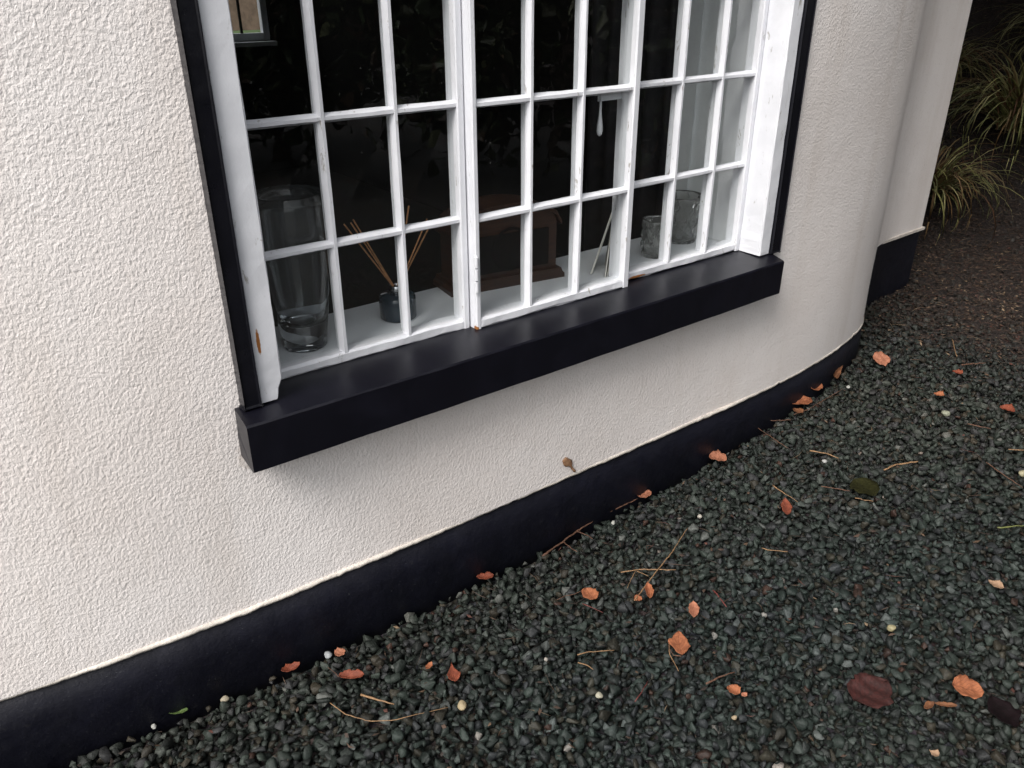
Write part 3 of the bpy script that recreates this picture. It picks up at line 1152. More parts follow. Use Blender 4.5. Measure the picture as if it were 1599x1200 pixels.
# two pressed-glass jars
def glass_jar(r0, r1, h, waves, seg=60):
    bm = bmesh.new()
    prof = []
    nz = 16
    for i in range(nz + 1):
        a = i / nz
        prof.append((r0 + (r1 - r0) * a, h * a))
    rings = []
    for i, (r, z) in enumerate(prof):
        ring = []
        for k in range(seg):
            th = 2 * math.pi * k / seg
            rr = r + (.0055 * math.cos(waves * th + 5.0 * z / h) * math.cos(11 * z / h) if 0 < i < nz - 1 else 0)
            ring.append(bm.verts.new((rr * math.cos(th), rr * math.sin(th), z)))
        rings.append(ring)
    inner = []
    for i, (r, z) in list(enumerate(prof))[::-1]:
        if i == 0:
            break
        inner.append([bm.verts.new(((r - .004) * math.cos(2 * math.pi * k / seg), (r - .004) * math.sin(2 * math.pi * k / seg), max(z, .010))) for k in range(seg)])
    allr = rings + inner
    for a, b_ in zip(allr, allr[1:]):
        for k in range(seg):
            bm.faces.new((a[k], a[(k + 1) % seg], b_[(k + 1) % seg], b_[k]))
    bm.faces.new(rings[0][::-1])
    bm.faces.new(inner[-1])
    return bm


j1 = bm_obj('glass_jar', glass_jar(.040, .045, .115, 7), M['cut'], smooth=True)
j1.location = wp(1.388, -.190, BZ)
tag(j1, 'smaller patterned glass jar, nearer of the two jars on window board', 'jar', 'glass jars on the window board')
j2 = bm_obj('glass_jar', glass_jar(.050, .066, .150, 9), M['cut'], smooth=True)
j2.location = wp(1.572, -.255, BZ)
tag(j2, 'larger patterned glass jar behind the small one by right reveal', 'jar', 'glass jars on the window board')


# ------------------------------------------------------------------ gravel
def stone_protos(n, pts, bev=.10):
    out = []
    for k in range(n):
        rn = np.random.default_rng(100 + k)
        P = rn.normal(size=(pts, 3))
        P /= np.linalg.norm(P, axis=1)[:, None]
        P *= (1 + rn.uniform(-.22, .12, size=(pts, 1)))
        P *= np.array([1.0, rn.uniform(.68, .98), rn.uniform(.55, .80)])
        bm = bmesh.new()
        for p in P:
            bm.verts.new(p)
        bmesh.ops.convex_hull(bm, input=bm.verts)
        loose = [v for v in bm.verts if not v.link_faces]
        bmesh.ops.delete(bm, geom=loose, context='VERTS')
        bmesh.ops.dissolve_limit(bm, angle_limit=.16, verts=bm.verts, edges=bm.edges)
        if bev:
            bmesh.ops.bevel(bm, geom=bm.edges[:], offset=bev, segments=1, affect='EDGES', profile=.5, clamp_overlap=True)
        bmesh.ops.triangulate(bm, faces=bm.faces)
        bm.verts.index_update()
        out.append((np.array([v.co[:] for v in bm.verts]), np.array([[v.index for v in f.verts] for f in bm.faces])))
        bm.free()
    return out


def rot_mats(n, rn, flat=0.6):
    """random yaw, limited tilt"""
    yaw = rn.uniform(0, 2 * math.pi, n)
    ax = rn.normal(0, flat, n)
    ay = rn.normal(0, flat, n)
    cz, sz, cx, sx, cy, sy = np.cos(yaw), np.sin(yaw), np.cos(ax), np.sin(ax), np.cos(ay), np.sin(ay)
    Rz = np.zeros((n, 3, 3)); Rz[:, 0, 0] = cz; Rz[:, 0, 1] = -sz; Rz[:, 1, 0] = sz; Rz[:, 1, 1] = cz; Rz[:, 2, 2] = 1
    Rx = np.zeros((n, 3, 3)); Rx[:, 0, 0] = 1; Rx[:, 1, 1] = cx; Rx[:, 1, 2] = -sx; Rx[:, 2, 1] = sx; Rx[:, 2, 2] = cx
    Ry = np.zeros((n, 3, 3)); Ry[:, 1, 1] = 1; Ry[:, 0, 0] = cy; Ry[:, 0, 2] = sy; Ry[:, 2, 0] = -sy; Ry[:, 2, 2] = cy
    return Rz @ Rx @ Ry


def outside(X, Y, margin):
    """in front of the house (and its pier) by at least margin"""
    P = np.c_[X, Y]
    ok = np.ones(len(P), bool)
    step = slice(None, None, 3)
    C, Nn = CP[step], CN[step]
    for a in range(0, len(P), 4000):
        q = P[a:a + 4000]
        d2 = ((q[:, None, :] - C[None]) ** 2).sum(-1)
        i = d2.argmin(1)
        sd_ = ((q - C[i]) * Nn[i]).sum(1)
        ok[a:a + 4000] = sd_ > margin
    rel = P - PIER_B
    inside_pier = ((rel @ PIER_N) < margin) & ((rel @ PIER_DIR) < margin)
    behind = ((P - PIER_A) @ PIER_N < 0) & ((P - PIER_A) @ PIER_DIR < np.linalg.norm(PIER_B - PIER_A)) 
    return ok & ~inside_pier & ~behind


def stone_layer(step, med, sig, zlo, zhi, protos, seed):
    rn = np.random.default_rng(seed)
    xs = np.arange(-1.45, 4.0, step)
    ys = np.arange(.85, 5.3, step)
    X, Y = np.meshgrid(xs, ys)
    X, Y = X.ravel(), Y.ravel()
    X = X + rn.uniform(-.6, .6, len(X)) * step
    Y = Y + rn.uniform(-.6, .6, len(Y)) * step
    keep = (np.abs(X) < .78 * Y + .34) & (X > -1.4)
    dist = np.hypot(X, Y)
    keep &= rn.random(len(X)) < np.clip(1.35 - .13 * dist, .5, 1.0) * (1 - .72 * litter_amount(X, Y))
    X, Y = X[keep], Y[keep]
    ok = outside(X, Y, .003)
    X, Y = X[ok], Y[ok]
    n = len(X)
    size = np.clip(rn.lognormal(math.log(med), sig, n), med * .55, med * 1.6)
    Z = ground_z(X, Y) + rn.uniform(zlo, zhi, n) - .2 * size
    pal = np.array([(.0185, .0275, .0235), (.025, .036, .0305), (.0145, .019, .0175), (.025, .029, .031), (.028, .027, .0195),
                    (.040, .052, .047), (.075, .088, .084), (.22, .21, .19), (.040, .022, .016)])
    pr = np.array([.27, .22, .18, .12, .10, .08, .026, .0012, .010])
    colr = pal[rn.choice(len(pal), n, p=pr / pr.sum())] * rn.uniform(.44, .92, (n, 1)) * np.array([1.10, 1.0, .96])
    # broad drifts: greyer here, browner there
    dr = .5 + .5 * np.sin(2.1 * X + 1.7 * np.sin(1.9 * Y)) * np.sin(2.6 * Y + .8)
    colr = colr * (1 + (dr[:, None] - .5) * np.array([.35, .16, .05]))
    la = litter_amount(X, Y)[:, None]
    colr = colr * (1 - .75 * la) + np.array([.019, .0140, .0115]) * .75 * la
    R = rot_mats(n, rn, .7)
    pi = rn.integers(0, len(protos), n)
    Vs, Fs, Cs, base = [], [], [], 0
    for k, (PV, PF) in enumerate(protos):
        ids = np.where(pi == k)[0]
        if not len(ids):
            continue
        v = np.einsum('nij,pj->npi', R[ids], PV) * size[ids][:, None, None]
        v += np.c_[X[ids], Y[ids], Z[ids]][:, None, :]
        nv = len(PV)
        f = PF[None] + (np.arange(len(ids)) * nv)[:, None, None] + base
        Vs.append(v.reshape(-1, 3)); Fs.append(f.reshape(-1, 3)); Cs.append(np.repeat(colr[ids], nv, 0))
        base += nv * len(ids)
    return np.concatenate(Vs), np.concatenate(Fs), np.concatenate(Cs)


def build_gravel():
    V1, F1, C1 = stone_layer(.0160, .0125, .25, -.024, -.013, stone_protos(20, 12, 0), 6)
    V2, F2, C2 = stone_layer(.0205, .0140, .36, -.006, .010, stone_protos(36, 11, .10), 5)
    o = np_obj('gravel', np.concatenate([V1, V2]), np.concatenate([F1, F2 + len(V1)]), M['stone'], tint=np.concatenate([C1, C2]), smooth=True)
    tag(o, 'dark green slate chippings spread along the foot of the wall', 'gravel', kind='stuff')
    pass


build_gravel()


def build_litter():
    """needles, broken stalks and crumbs of leaf, thickest under the shrubs"""
    rn = np.random.default_rng(21)
    n0 = 190000
    X = rn.uniform(-1.2, 4.6, n0)
    Y = rn.uniform(.9, 6.2, n0)
    keep = (np.abs(X) < .82 * Y + .3)
    keep &= rn.random(n0) < (.034 + .95 * litter_amount(X, Y))
    X, Y = X[keep], Y[keep]
    ok = outside(X, Y, .02)
    X, Y = X[ok], Y[ok]
    n = len(X)
    L_ = rn.lognormal(math.log(.030), .55, n).clip(.008, .11)
    crumb = rn.random(n) < .42
    W_ = np.where(crumb, rn.uniform(.004, .011, n), rn.uniform(.0010, .0024, n))
    L_ = np.where(crumb, rn.uniform(.008, .024, n), L_)
    yaw = rn.uniform(0, 2 * math.pi, n)
    pit = rn.normal(0, .22, n)
    d = np.c_[np.cos(yaw) * np.cos(pit), np.sin(yaw) * np.cos(pit), np.sin(pit)]
    sdv = np.c_[-np.sin(yaw), np.cos(yaw), rn.normal(0, .35, n)]
    c = np.c_[X, Y, ground_z(X, Y) + rn.uniform(.009, .018, n)]
    up = np.cross(d, sdv)
    bend = (rn.normal(0, .08, n) * L_)[:, None] * sdv
    h = np.where(crumb, .0006, .0010)[:, None] * up
    # flattened four-sided piece: tapered ends
    V = np.stack([c - d * L_[:, None] * .5, c + sdv * W_[:, None] * .5 + bend, c + d * L_[:, None] * .5, c - sdv * W_[:, None] * .5 + bend,
                  c + h + bend, c - h + bend], 1)
    tri = np.array([(0, 3, 4), (3, 2, 4), (2, 1, 4), (1, 0, 4), (0, 5, 3), (3, 5, 2), (2, 5, 1), (1, 5, 0)])
    Fq = (tri[None] + (np.arange(n) * 6)[:, None, None]).reshape(-1, 3)
    pal = np.array([(.034, .021, .015), (.050, .029, .019), (.075, .046, .028), (.019, .013, .010), (.15, .105, .065), (.055, .020, .014)])
    colr = pal[rn.choice(6, n, p=[.30, .24, .13, .20, .06, .07])] * rn.uniform(.7, 1.3, (n, 1))
    o = np_obj('leaf_litter', V.reshape(-1, 3), Fq, M['litter'], tint=np.repeat(colr, 6, 0))
    tag(o, 'brown needles and crumbled leaf litter thickening towards the shrubs', 'leaf litter', kind='stuff')


build_litter()

# ------------------------------------------------------------------ fallen leaves, stalks, pebbles
LEAFM = dict(
    orange=m_leaf('orange_leaf', (0.31, 0.112, 0.050), (0.14, 0.045, 0.021)),
    pink=m_leaf('pinkish_orange_leaf', (0.35, 0.145, 0.085), (0.18, 0.068, 0.038)),
    red=m_leaf('red_brown_leaf', (0.20, 0.050, 0.024), (0.09, 0.022, 0.012)),
    maroon=m_leaf('maroon_leaf', (0.046, 0.012, 0.010), (0.018, 0.006, 0.005)),
    black=m_leaf('blackened_leaf', (0.008, 0.004, 0.005), (0.004, 0.003, 0.003)),
    brown=m_leaf('brown_leaf', (0.17, 0.070, 0.030), (0.07, 0.030, 0.015)),
    tan=m_leaf('tan_leaf', (0.30, 0.19, 0.12), (0.16, 0.10, 0.06)),
    dry=m_leaf('dry_tan_leaf', (0.36, 0.21, 0.12), (0.22, 0.115, 0.06)),
    olive=m_leaf('dark_olive_leaf', (0.020, 0.020, 0.006), (0.010, 0.010, 0.004)),
    green=m_leaf('green_leaf', (0.08, 0.12, 0.03), (0.04, 0.07, 0.02)),
)


def width_fn(kind, a):
    if kind == 'broad':
        return max(0.0, math.sin(math.pi * a ** .85)) ** .55
    if kind == 'diamond':
        return (1 - abs(2 * a - 1) ** 1.25) ** .8
    if kind == 'tear':
        return max(0.0, math.sin(math.pi * a ** 1.7)) ** .8
    if kind == 'strip':
        return max(0.0, math.sin(math.pi * a)) ** .4
    return max(0.0, math.sin(math.pi * a)) ** .75          # oval


def leaf(e0, e1, wpx, col, kind, label, curl=.25, bend=.12, lift=.010, stalk=None, tilt=0.0, name='fallen_leaf'):
    """e0 stalk end, e1 tip as seen on the ground"""
    p0, p1 = on_ground(*e0, lift), on_ground(*e1, lift)
    ax = p1 - p0
    Ln = np.linalg.norm(ax)
    d = ax / Ln
    up = np.array([0, 0, 1.0])
    sd_ = np.cross(up, d)
    sd_ /= np.linalg.norm(sd_)
    up = np.cross(d, sd_)
    if tilt:
        sd_, up = sd_ * math.cos(tilt) + up * math.sin(tilt), up * math.cos(tilt) - sd_ * math.sin(tilt)
    mid = ((e0[0] + e1[0]) / 2, (e0[1] + e1[1]) / 2)
    pv = np.array([-(e1[1] - e0[1]), e1[0] - e0[0]], float)
    pv /= np.linalg.norm(pv)
    q0 = on_ground(mid[0] - pv[0] * wpx / 2, mid[1] - pv[1] * wpx / 2, lift)
    q1 = on_ground(mid[0] + pv[0] * wpx / 2, mid[1] + pv[1] * wpx / 2, lift)
    Wd = min(np.linalg.norm(q1 - q0), 1.1 * Ln)
    rn = np.random.default_rng(int(e0[0] * 13 + e0[1] * 7))
    na, nb = 14, 8
    V, Fq, UV = [], [], []
    ph = rn.uniform(0, 6)
    for i in range(na + 1):
        a = i / na
        wv = width_fn(kind, a) * Wd / 2
        for j in range(nb + 1):
            b_ = -1 + 2 * j / nb
            ed = 1 + (.06 * math.sin(a * 15 + ph + (2 if b_ < 0 else 0)) + .055 * rn.normal()) * abs(b_) ** 3
            x = b_ * wv * ed
            z = curl * (x * x) / max(Wd, 1e-4) * 2 + bend * Ln * (2 * a - 1) ** 2 - bend * Ln * .33
            z += .035 * Wd * math.sin(6 * a + ph) * b_ + .024 * Wd * math.sin(19 * a + ph + 3 * b_) + .03 * Wd * abs(b_)
            off = .03 * Ln * math.sin(3 * a + ph)
            p = p0 + d * (a * Ln) + sd_ * (x + off) + up * z
            V.append(p)
            UV.append((a, j / nb))
    lowest = min(v[2] - float(ground_z(v[0], v[1])) for v in V)
    dz = max(0.0, .0185 - lowest)
    org = p0 + np.array([0, 0, dz])
    V = [v + np.array([0, 0, dz]) - org for v in V]
    for i in range(na):
        for j in range(nb):
            k = i * (nb + 1) + j
            Fq.append((k, k + 1, k + nb + 2, k + nb + 1))
    o = new_obj(name, V, Fq, LEAFM[col], smooth=True)
    uvl = o.data.uv_layers.new(name='UVMap')
    for lp in o.data.loops:
        uvl.data[lp.index].uv = UV[lp.vertex_index]
    md = o.modifiers.new('thickness', 'SOLIDIFY')
    md.thickness = .0007
    o.location = org
    tag(o, label, 'leaf', 'fallen leaves on the gravel')
    if stalk:
        pts = [np.zeros(3)] + [on_ground(*q, lift + .006) - org for q in stalk]
        tube('stalk', pts, .0011 if stalk else .001, M['twig'], o)
    return o


def tube(name, pts, r, m, parent=None, seg=6, taper=.6):
    P = [np.array(p, float) for p in pts]
    # resample with a slight waver
    Q = []
    for a, b_ in zip(P, P[1:]):
        k = max(2, int(np.linalg.norm(b_ - a) / .012))
        for i in range(k):
            Q.append(a + (b_ - a) * i / k)
    Q.append(P[-1])
    Q = np.array(Q)
    rn = np.random.default_rng(int(abs(Q[-1][0] * 9999)) + len(Q))
    Q[1:-1] += rn.normal(0, r * .35, Q[1:-1].shape)
    bm = bmesh.new()
    rings = []
    for i, q in enumerate(Q):
        d = Q[min(i + 1, len(Q) - 1)] - Q[max(i - 1, 0)]
        d = Vector(d).normalized()
        s_ = d.cross(Vector((0, 0, 1)))
        s_ = s_.normalized() if s_.length > 1e-4 else Vector((1, 0, 0))
        u_ = s_.cross(d)
        rr = r * (1 - (1 - taper) * i / (len(Q) - 1)) * (1 + .15 * rn.normal())
        rings.append([bm.verts.new(Vector(q) + (s_ * math.cos(2 * math.pi * k / seg) + u_ * math.sin(2 * math.pi * k / seg)) * rr) for k in range(seg)])
        if i:
            for k in range(seg):
                bm.faces.new((rings[i - 1][k], rings[i - 1][(k + 1) % seg], rings[i][(k + 1) % seg], rings[i][k]))
    bm.faces.new(rings[0])
    bm.faces.new(rings[-1])
    return bm_obj(name, bm, m, parent, smooth=True)


leaf((1363, 566), (1389, 564), 26, 'pink', 'broad', 'pinkish orange leaf alone near the rounded wall corner', .1, .03, .02, tilt=.35)
leaf((1264, 616), (1278, 600), 15, 'orange', 'oval', 'small upright orange leaf against the plinth near the rounded corner', .5, .2, .014, tilt=.5)
leaf((1232, 637), (1266, 628), 15, 'orange', 'tear', 'flat orange leaf at plinth foot just below the small upright one', .3, .05)
leaf((1301, 600), (1310, 578), 9, 'brown', 'oval', 'small twisted brown leaf nearest the far end of the curved plinth', .8, .2, .016, tilt=.7)
leaf((1107, 717), (1135, 722), 27, 'pink', 'broad', 'crinkled pinkish leaf touching the plinth below the window right end', .35, .1, .014)
leaf((994, 778), (1018, 774), 26, 'pink', 'broad', 'pinkish leaf at the upper end of the long twig by the plinth', .4, .12, .014)
leaf((915, 924), (930, 942), 20, 'orange', 'broad', 'orange leaf with a thick curved orange stalk to its left', .25, .1, .012, stalk=[(898, 928), (882, 931), (870, 937)])
leaf((1012, 915), (1014, 941), 13, 'orange', 'oval', 'curled orange leaf under the lower end of the leaning twig', .9, .15, .014)
leaf((990, 938), (1003, 940), 10, 'orange', 'broad', 'tiny orange scrap left of the curled leaf under the leaning twig', .3, .1, .012)
leaf((1081, 944), (1085, 970), 17, 'pink', 'oval', 'pale orange oval leaf right of the crossed twigs', .3, .08, .012)
leaf((1064, 1029), (1060, 992), 33, 'orange', 'diamond', 'orange diamond-shaped leaf with curved pale stalk', .12, .05, .012, stalk=[(1052, 1024), (1045, 1012), (1046, 1003)])
leaf((1331, 1102), (1384, 1072), 60, 'maroon', 'broad', 'broad maroon leaf in the lower right gravel', .15, .06, .010)
leaf((1486, 1074), (1535, 1086), 44, 'orange', 'broad', 'broad bright orange leaf in the lower right corner', .2, .05, .014)
leaf((1546, 1095), (1582, 1146), 34, 'black', 'oval', 'blackened leaf beside the broad bright orange leaf', .2, .08, .010)
leaf((707, 1040), (710, 1070), 21, 'red', 'tear', 'red-brown teardrop leaf in the gravel below the plinth', .35, .08, .014)
leaf((530, 1062), (570, 1060), 13, 'red', 'strip', 'curled red-brown leaf with stalk in the lower left gravel', .8, .12, .012, stalk=[(525, 1052), (512, 1042)])
leaf((441, 1056), (470, 1042), 13, 'red', 'oval', 'curled brown leaf against the plinth foot, leftmost of the brown leaves', .7, .25, .014)
leaf((525, 1028), (539, 1018), 13, 'pink', 'broad', 'small pinkish leaf scrap at plinth foot beside a white stone', .4, .1, .014)
leaf((744, 906), (772, 904), 10, 'red', 'strip', 'narrow brown leaf lying at plinth foot below the window middle', .4, .1, .012)
leaf((1224, 785), (1229, 812), 15, 'red', 'oval', 'dull red-brown leaf amid dark chippings right of the long plinth', .3, .1, .010)
leaf((1330, 756), (1368, 780), 30, 'olive', 'oval', 'dark olive leaf lying flat among the far chippings', .1, .04, .010)
leaf((1138, 1076), (1154, 1090), 16, 'orange', 'broad', 'small ragged orange leaf right below the diamond-shaped leaf', .5, .12, .012)
leaf((1158, 1086), (1166, 1092), 9, 'pink', 'oval', 'tiny pink leaf scrap beside the small ragged orange leaf', .3, .1, .012)
leaf((1542, 911), (1567, 924), 13, 'tan', 'diamond', 'tan pointed leaf near the right edge of the gravel', .4, .1, .012)
leaf((1450, 1176), (1465, 1186), 14, 'tan', 'tear', 'tan leaf scrap at the bottom edge of the picture', .4, .1, .012)
leaf((1441, 1112), (1458, 1102), 11, 'brown', 'oval', 'small curled brown leaf left of the broad bright orange leaf', .8, .15, .012)
leaf((1458, 1103), (1494, 1106), 7, 'brown', 'strip', 'narrow brown stalk-like leaf just under the broad bright orange leaf', .5, .05, .012)
leaf((264, 1118), (296, 1113), 8, 'green', 'strip', 'small green leaf at plinth foot in the lower left', .4, .15, .014)
leaf((666, 1050), (675, 1038), 8, 'orange', 'oval', 'tiny orange leaf left of the red-brown teardrop leaf', .6, .2, .014)
leaf((1487, 583 + 0), (1503, 588), 12, 'red', 'oval', 'small dull red leaf in the brown litter near the shrubs', .4, .1, .012)
leaf((1560, 640), (1584, 648), 12, 'red', 'oval', 'dull red leaf in the litter by the right edge', .4, .1, .012)
leaf((1240, 600 + 42), (1252, 650), 9, 'brown', 'oval', 'brown leaf scrap below the flat orange leaf at the plinth', .4, .1, .012)
leaf((1458, 618), (1474, 623), 10, 'orange', 'oval', 'dim orange leaf scrap in the litter beyond the chippings', .4, .1, .012)


# dried leaf stuck to the wall above the drip edge
def wall_leaf():
    # find wall point below the window
    d = pix_ray(886, 727)
    best = min(range(len(CP)), key=lambda i: abs(CP[i, 0] * d[1] - CP[i, 1] * d[0]) if CP[i] @ d[:2] > 0 else 9e9)
    p = CP[best] + CN[best] * (WALL_OFF + .004)
    k = (p @ d[:2]) / (d[:2] @ d[:2])
    z = CAM_H + d[2] * k
    tg = np.array([-CN[best, 1], CN[best, 0]])
    V, Fq = [], []
    rn = np.random.default_rng(4)
    na, nb = 12, 4
    for i in range(na + 1):
        a = i / na
        wv = (.0150 * math.sin(math.pi * min(1, a / .62)) ** .7 if a < .62 else .0022) + .001
        for j in range(nb + 1):
            b_ = -1 + 2 * j / nb
            dx = -.013 + .042 * a + b_ * wv * (1 + .12 * rn.normal())
            dzz = .030 - .062 * a + .002 * rn.normal() * abs(b_)
            o_ = .0035 * (1 - b_ * b_) + .001 * rn.random()
            q = p + tg * dx + CN[best] * o_
            V.append((q[0], q[1], z + dzz))
    for i in range(na):
        for j in range(nb):
            k_ = i * (nb + 1) + j
            Fq.append((k_, k_ + 1, k_ + nb + 2, k_ + nb + 1))
    o = new_obj('dried_leaf', V, Fq, LEAFM['dry'], smooth=True)
    md = o.modifiers.new('thickness', 'SOLIDIFY'); md.thickness = .001
    tag(o, 'small dried brown leaf stuck to the wall just above the drip edge', 'leaf')


wall_leaf()


def twig(pts, r, m, label, lift=.016, name='twig', side=None, cat='twig'):
    P = [on_ground(*q, lift) for q in pts]
    org = P[0].copy()
    o = tube(name, [p - org for p in P], r, M[m])
    o.location = org
    tag(o, label, cat, 'twigs and stalks on the gravel')
    if side:
        for sp in side:
            tube('side_shoot', [on_ground(*q, lift) - org for q in sp], r * .6, M[m], o)
    return o


twig([(848, 868), (880, 846), (900, 830), (945, 803), (996, 779)], .0028, 'twig', 'long forked twig lying along the plinth foot', .017,
     side=[[(900, 830), (918, 836), (926, 842)], [(880, 846), (895, 858), (902, 862)]])
twig([(991, 938), (1025, 893), (1050, 862), (1075, 824)], .0019, 'straw', 'long pale stalk leaning across the gravel, crossing a shorter one', .020)
twig([(970, 894), (1000, 890), (1056, 890)], .0019, 'straw', 'short forked stalk crossed by the long pale one', .016,
     side=[[(993, 892), (986, 905), (980, 919)], [(995, 892), (1006, 897), (1013, 900)]])
twig([(564, 1085), (590, 1094), (616, 1100)], .0026, 'straw', 'short thick straw-coloured stick in the lower left gravel', .016)
twig([(516, 1098), (540, 1116), (580, 1127), (620, 1124), (660, 1114), (700, 1105)], .0012, 'straw', 'long thin curved stalk in the lower left gravel', .017)
twig([(1045, 1000), (1046, 1022), (1060, 1048)], .0016, 'straw', 'curved pale stalk beside the diamond-shaped orange leaf', .016)
twig([(1207, 758), (1228, 772), (1246, 784)], .0019, 'straw', 'straight pale twig among the chippings below the window right end', .016)
twig([(1283, 760), (1305, 763), (1328, 767)], .0020, 'twig', 'brown twig just left of the dark olive leaf', .016)
twig([(1336, 778), (1350, 781), (1364, 783)], .0018, 'straw', 'short pale twig on the dark olive leaf edge', .018)
twig([(1381, 734), (1400, 726), (1434, 721)], .0034, 'straw', 'knobbly pale woody stick in the middle of the far chippings', .016)
twig([(1265, 704), (1290, 708), (1310, 716)], .0024, 'straw', 'frayed straw stalk near the far plinth', .016)
twig([(902, 1023), (920, 1018), (959, 1016)], .0015, 'straw', 'thin straw stalk left of the diamond-shaped leaf, upper of a pair', .016)
twig([(903, 1035), (918, 1039), (927, 1046)], .0015, 'straw', 'thin bent straw stalk left of the diamond-shaped leaf, lower of a pair', .016)
twig([(1103, 1068), (1122, 1058), (1148, 1050)], .0024, 'twig', 'dull brown stick right of the diamond-shaped leaf', .014)
twig([(992, 1096), (1002, 1082), (1012, 1064)], .0016, 'redtwig', 'dark red stalk in the lower middle gravel', .014)
twig([(1114, 922), (1124, 934), (1135, 948)], .0022, 'redtwig', 'red-brown stalk right of the pale orange oval leaf', .014)
twig([(910, 943), (925, 949), (942, 957)], .0015, 'redtwig', 'thin red stalk below the leaf with the thick stalk', .014)
twig([(1190, 856), (1200, 859), (1231, 862)], .0015, 'straw', 'thin pale stalk in the central chippings', .016)
twig([(1230, 700), (1180, 656 + 10), (1175, 657)], .0014, 'twig', 'thin brown stalk near the plinth below the window right end', .014)
twig([(1240, 648), (1262, 640), (1316, 608)], .0018, 'twig', 'brown twig slanting up beside the flat orange leaf', .018)
twig([(1188, 655), (1210, 657), (1236, 656)], .0018, 'twig', 'short brown twig lying along the far plinth foot', .014)
twig([(1488, 530), (1491, 545), (1495, 557)], .0022, 'straw', 'pale upright-looking stalk in the brown litter', .016)
twig([(1502, 570), (1520, 568), (1540, 567)], .0030, 'twig', 'brown stick lying level in the litter near the shrubs', .016)
twig([(1540, 722), (1565, 740), (1598, 762)], .0018, 'twig', 'long thin twig running to the right edge', .016)
twig([(1575, 702), (1590, 703), (1612, 704)], .0018, 'straw', 'pale straight twig at the right edge in the litter', .016)
twig([(1558, 824), (1580, 823), (1610, 820)], .0026, 'green', 'yellow-green grass stalk at the right edge of the gravel', .016)
twig([(1511, 662), (1530, 666), (1548, 670)], .0022, 'twig', 'brown stick in the litter right of the far chippings', .014)


def pebble(u, v, px, col, label, shape=(1, .85, .7), seed=0):
    p = on_ground(u, v, .010)
    r = .42 * px * np.linalg.norm(p - np.array([0, 0, CAM_H])) / F_PX
    rn = np.random.default_rng(seed + int(u))
    bm = bmesh.new()
    bmesh.ops.create_icosphere(bm, subdivisions=3, radius=1)
    ph = rn.uniform(0, 6, 6)
    for q in bm.verts:
        c_ = q.co
        k = 1 + .12 * math.sin(2.3 * c_.x + ph[0]) * math.cos(2.7 * c_.y + ph[1]) + .08 * math.sin(4.1 * c_.z + ph[2] + 2 * c_.x)
        q.co = Vector((c_.x * shape[0], c_.y * shape[1], c_.z * shape[2])) * (r * k)
    o = bm_obj('pebble', bm, M['pebble'], smooth=True)
    at = o.data.color_attributes.new('tint', 'FLOAT_COLOR', 'POINT')
    for d_ in at.data:
        d_.color = (col[0] * .55, col[1] * .55, col[2] * .53, 1)
    o.location = p + np.array([0, 0, .4 * r])
    o.rotation_euler = (rn.uniform(-.4, .4), rn.uniform(-.4, .4), rn.uniform(0, 6))
    tag(o, label, 'pebble', 'pale pebbles among the dark chippings')


pebble(722, 1104, 19, (.50, .40, .25), 'cream pebble, largest pale stone in the lower left gravel')
pebble(352, 1094, 13, (.48, .42, .32), 'pale cream pebble against the plinth foot at lower left')
pebble(513, 1025, 15, (.42, .44, .47), 'whitish stone at plinth foot beside the small pinkish leaf scrap')
pebble(241, 1136, 9, (.50, .50, .48), 'small white stone at the leftmost gravel edge by the plinth')
pebble(936, 1088, 13, (.55, .52, .42), 'white pebble in the lower middle gravel')
pebble(853, 1031, 9, (.50, .46, .42), 'small white pebble left of the pair of straw stalks')
pebble(1093, 808, 9, (.58, .54, .48), 'small bright white stone in the middle of the gravel')
pebble(958, 818, 9, (.55, .55, .52), 'small white stone near the lower part of the long forked twig')
pebble(1288, 722, 9, (.50, .50, .50), 'small white stone left of the brown twig and dark olive leaf')
pebble(1392, 983, 14, (.42, .37, .22), 'yellowish pebble above the broad maroon leaf')
pebble(1477, 648, 13, (.36, .37, .28), 'greenish white stone in the far chippings near the litter')
pebble(1325, 606, 8, (.55, .55, .52), 'small white stone near the lone pinkish leaf by the corner')
pebble(1147, 1122, 9, (.46, .36, .24), 'tan pebble below the small ragged orange leaf')
pebble(1597, 742, 14, (.44, .40, .26), 'yellowish stone cut by the right edge')


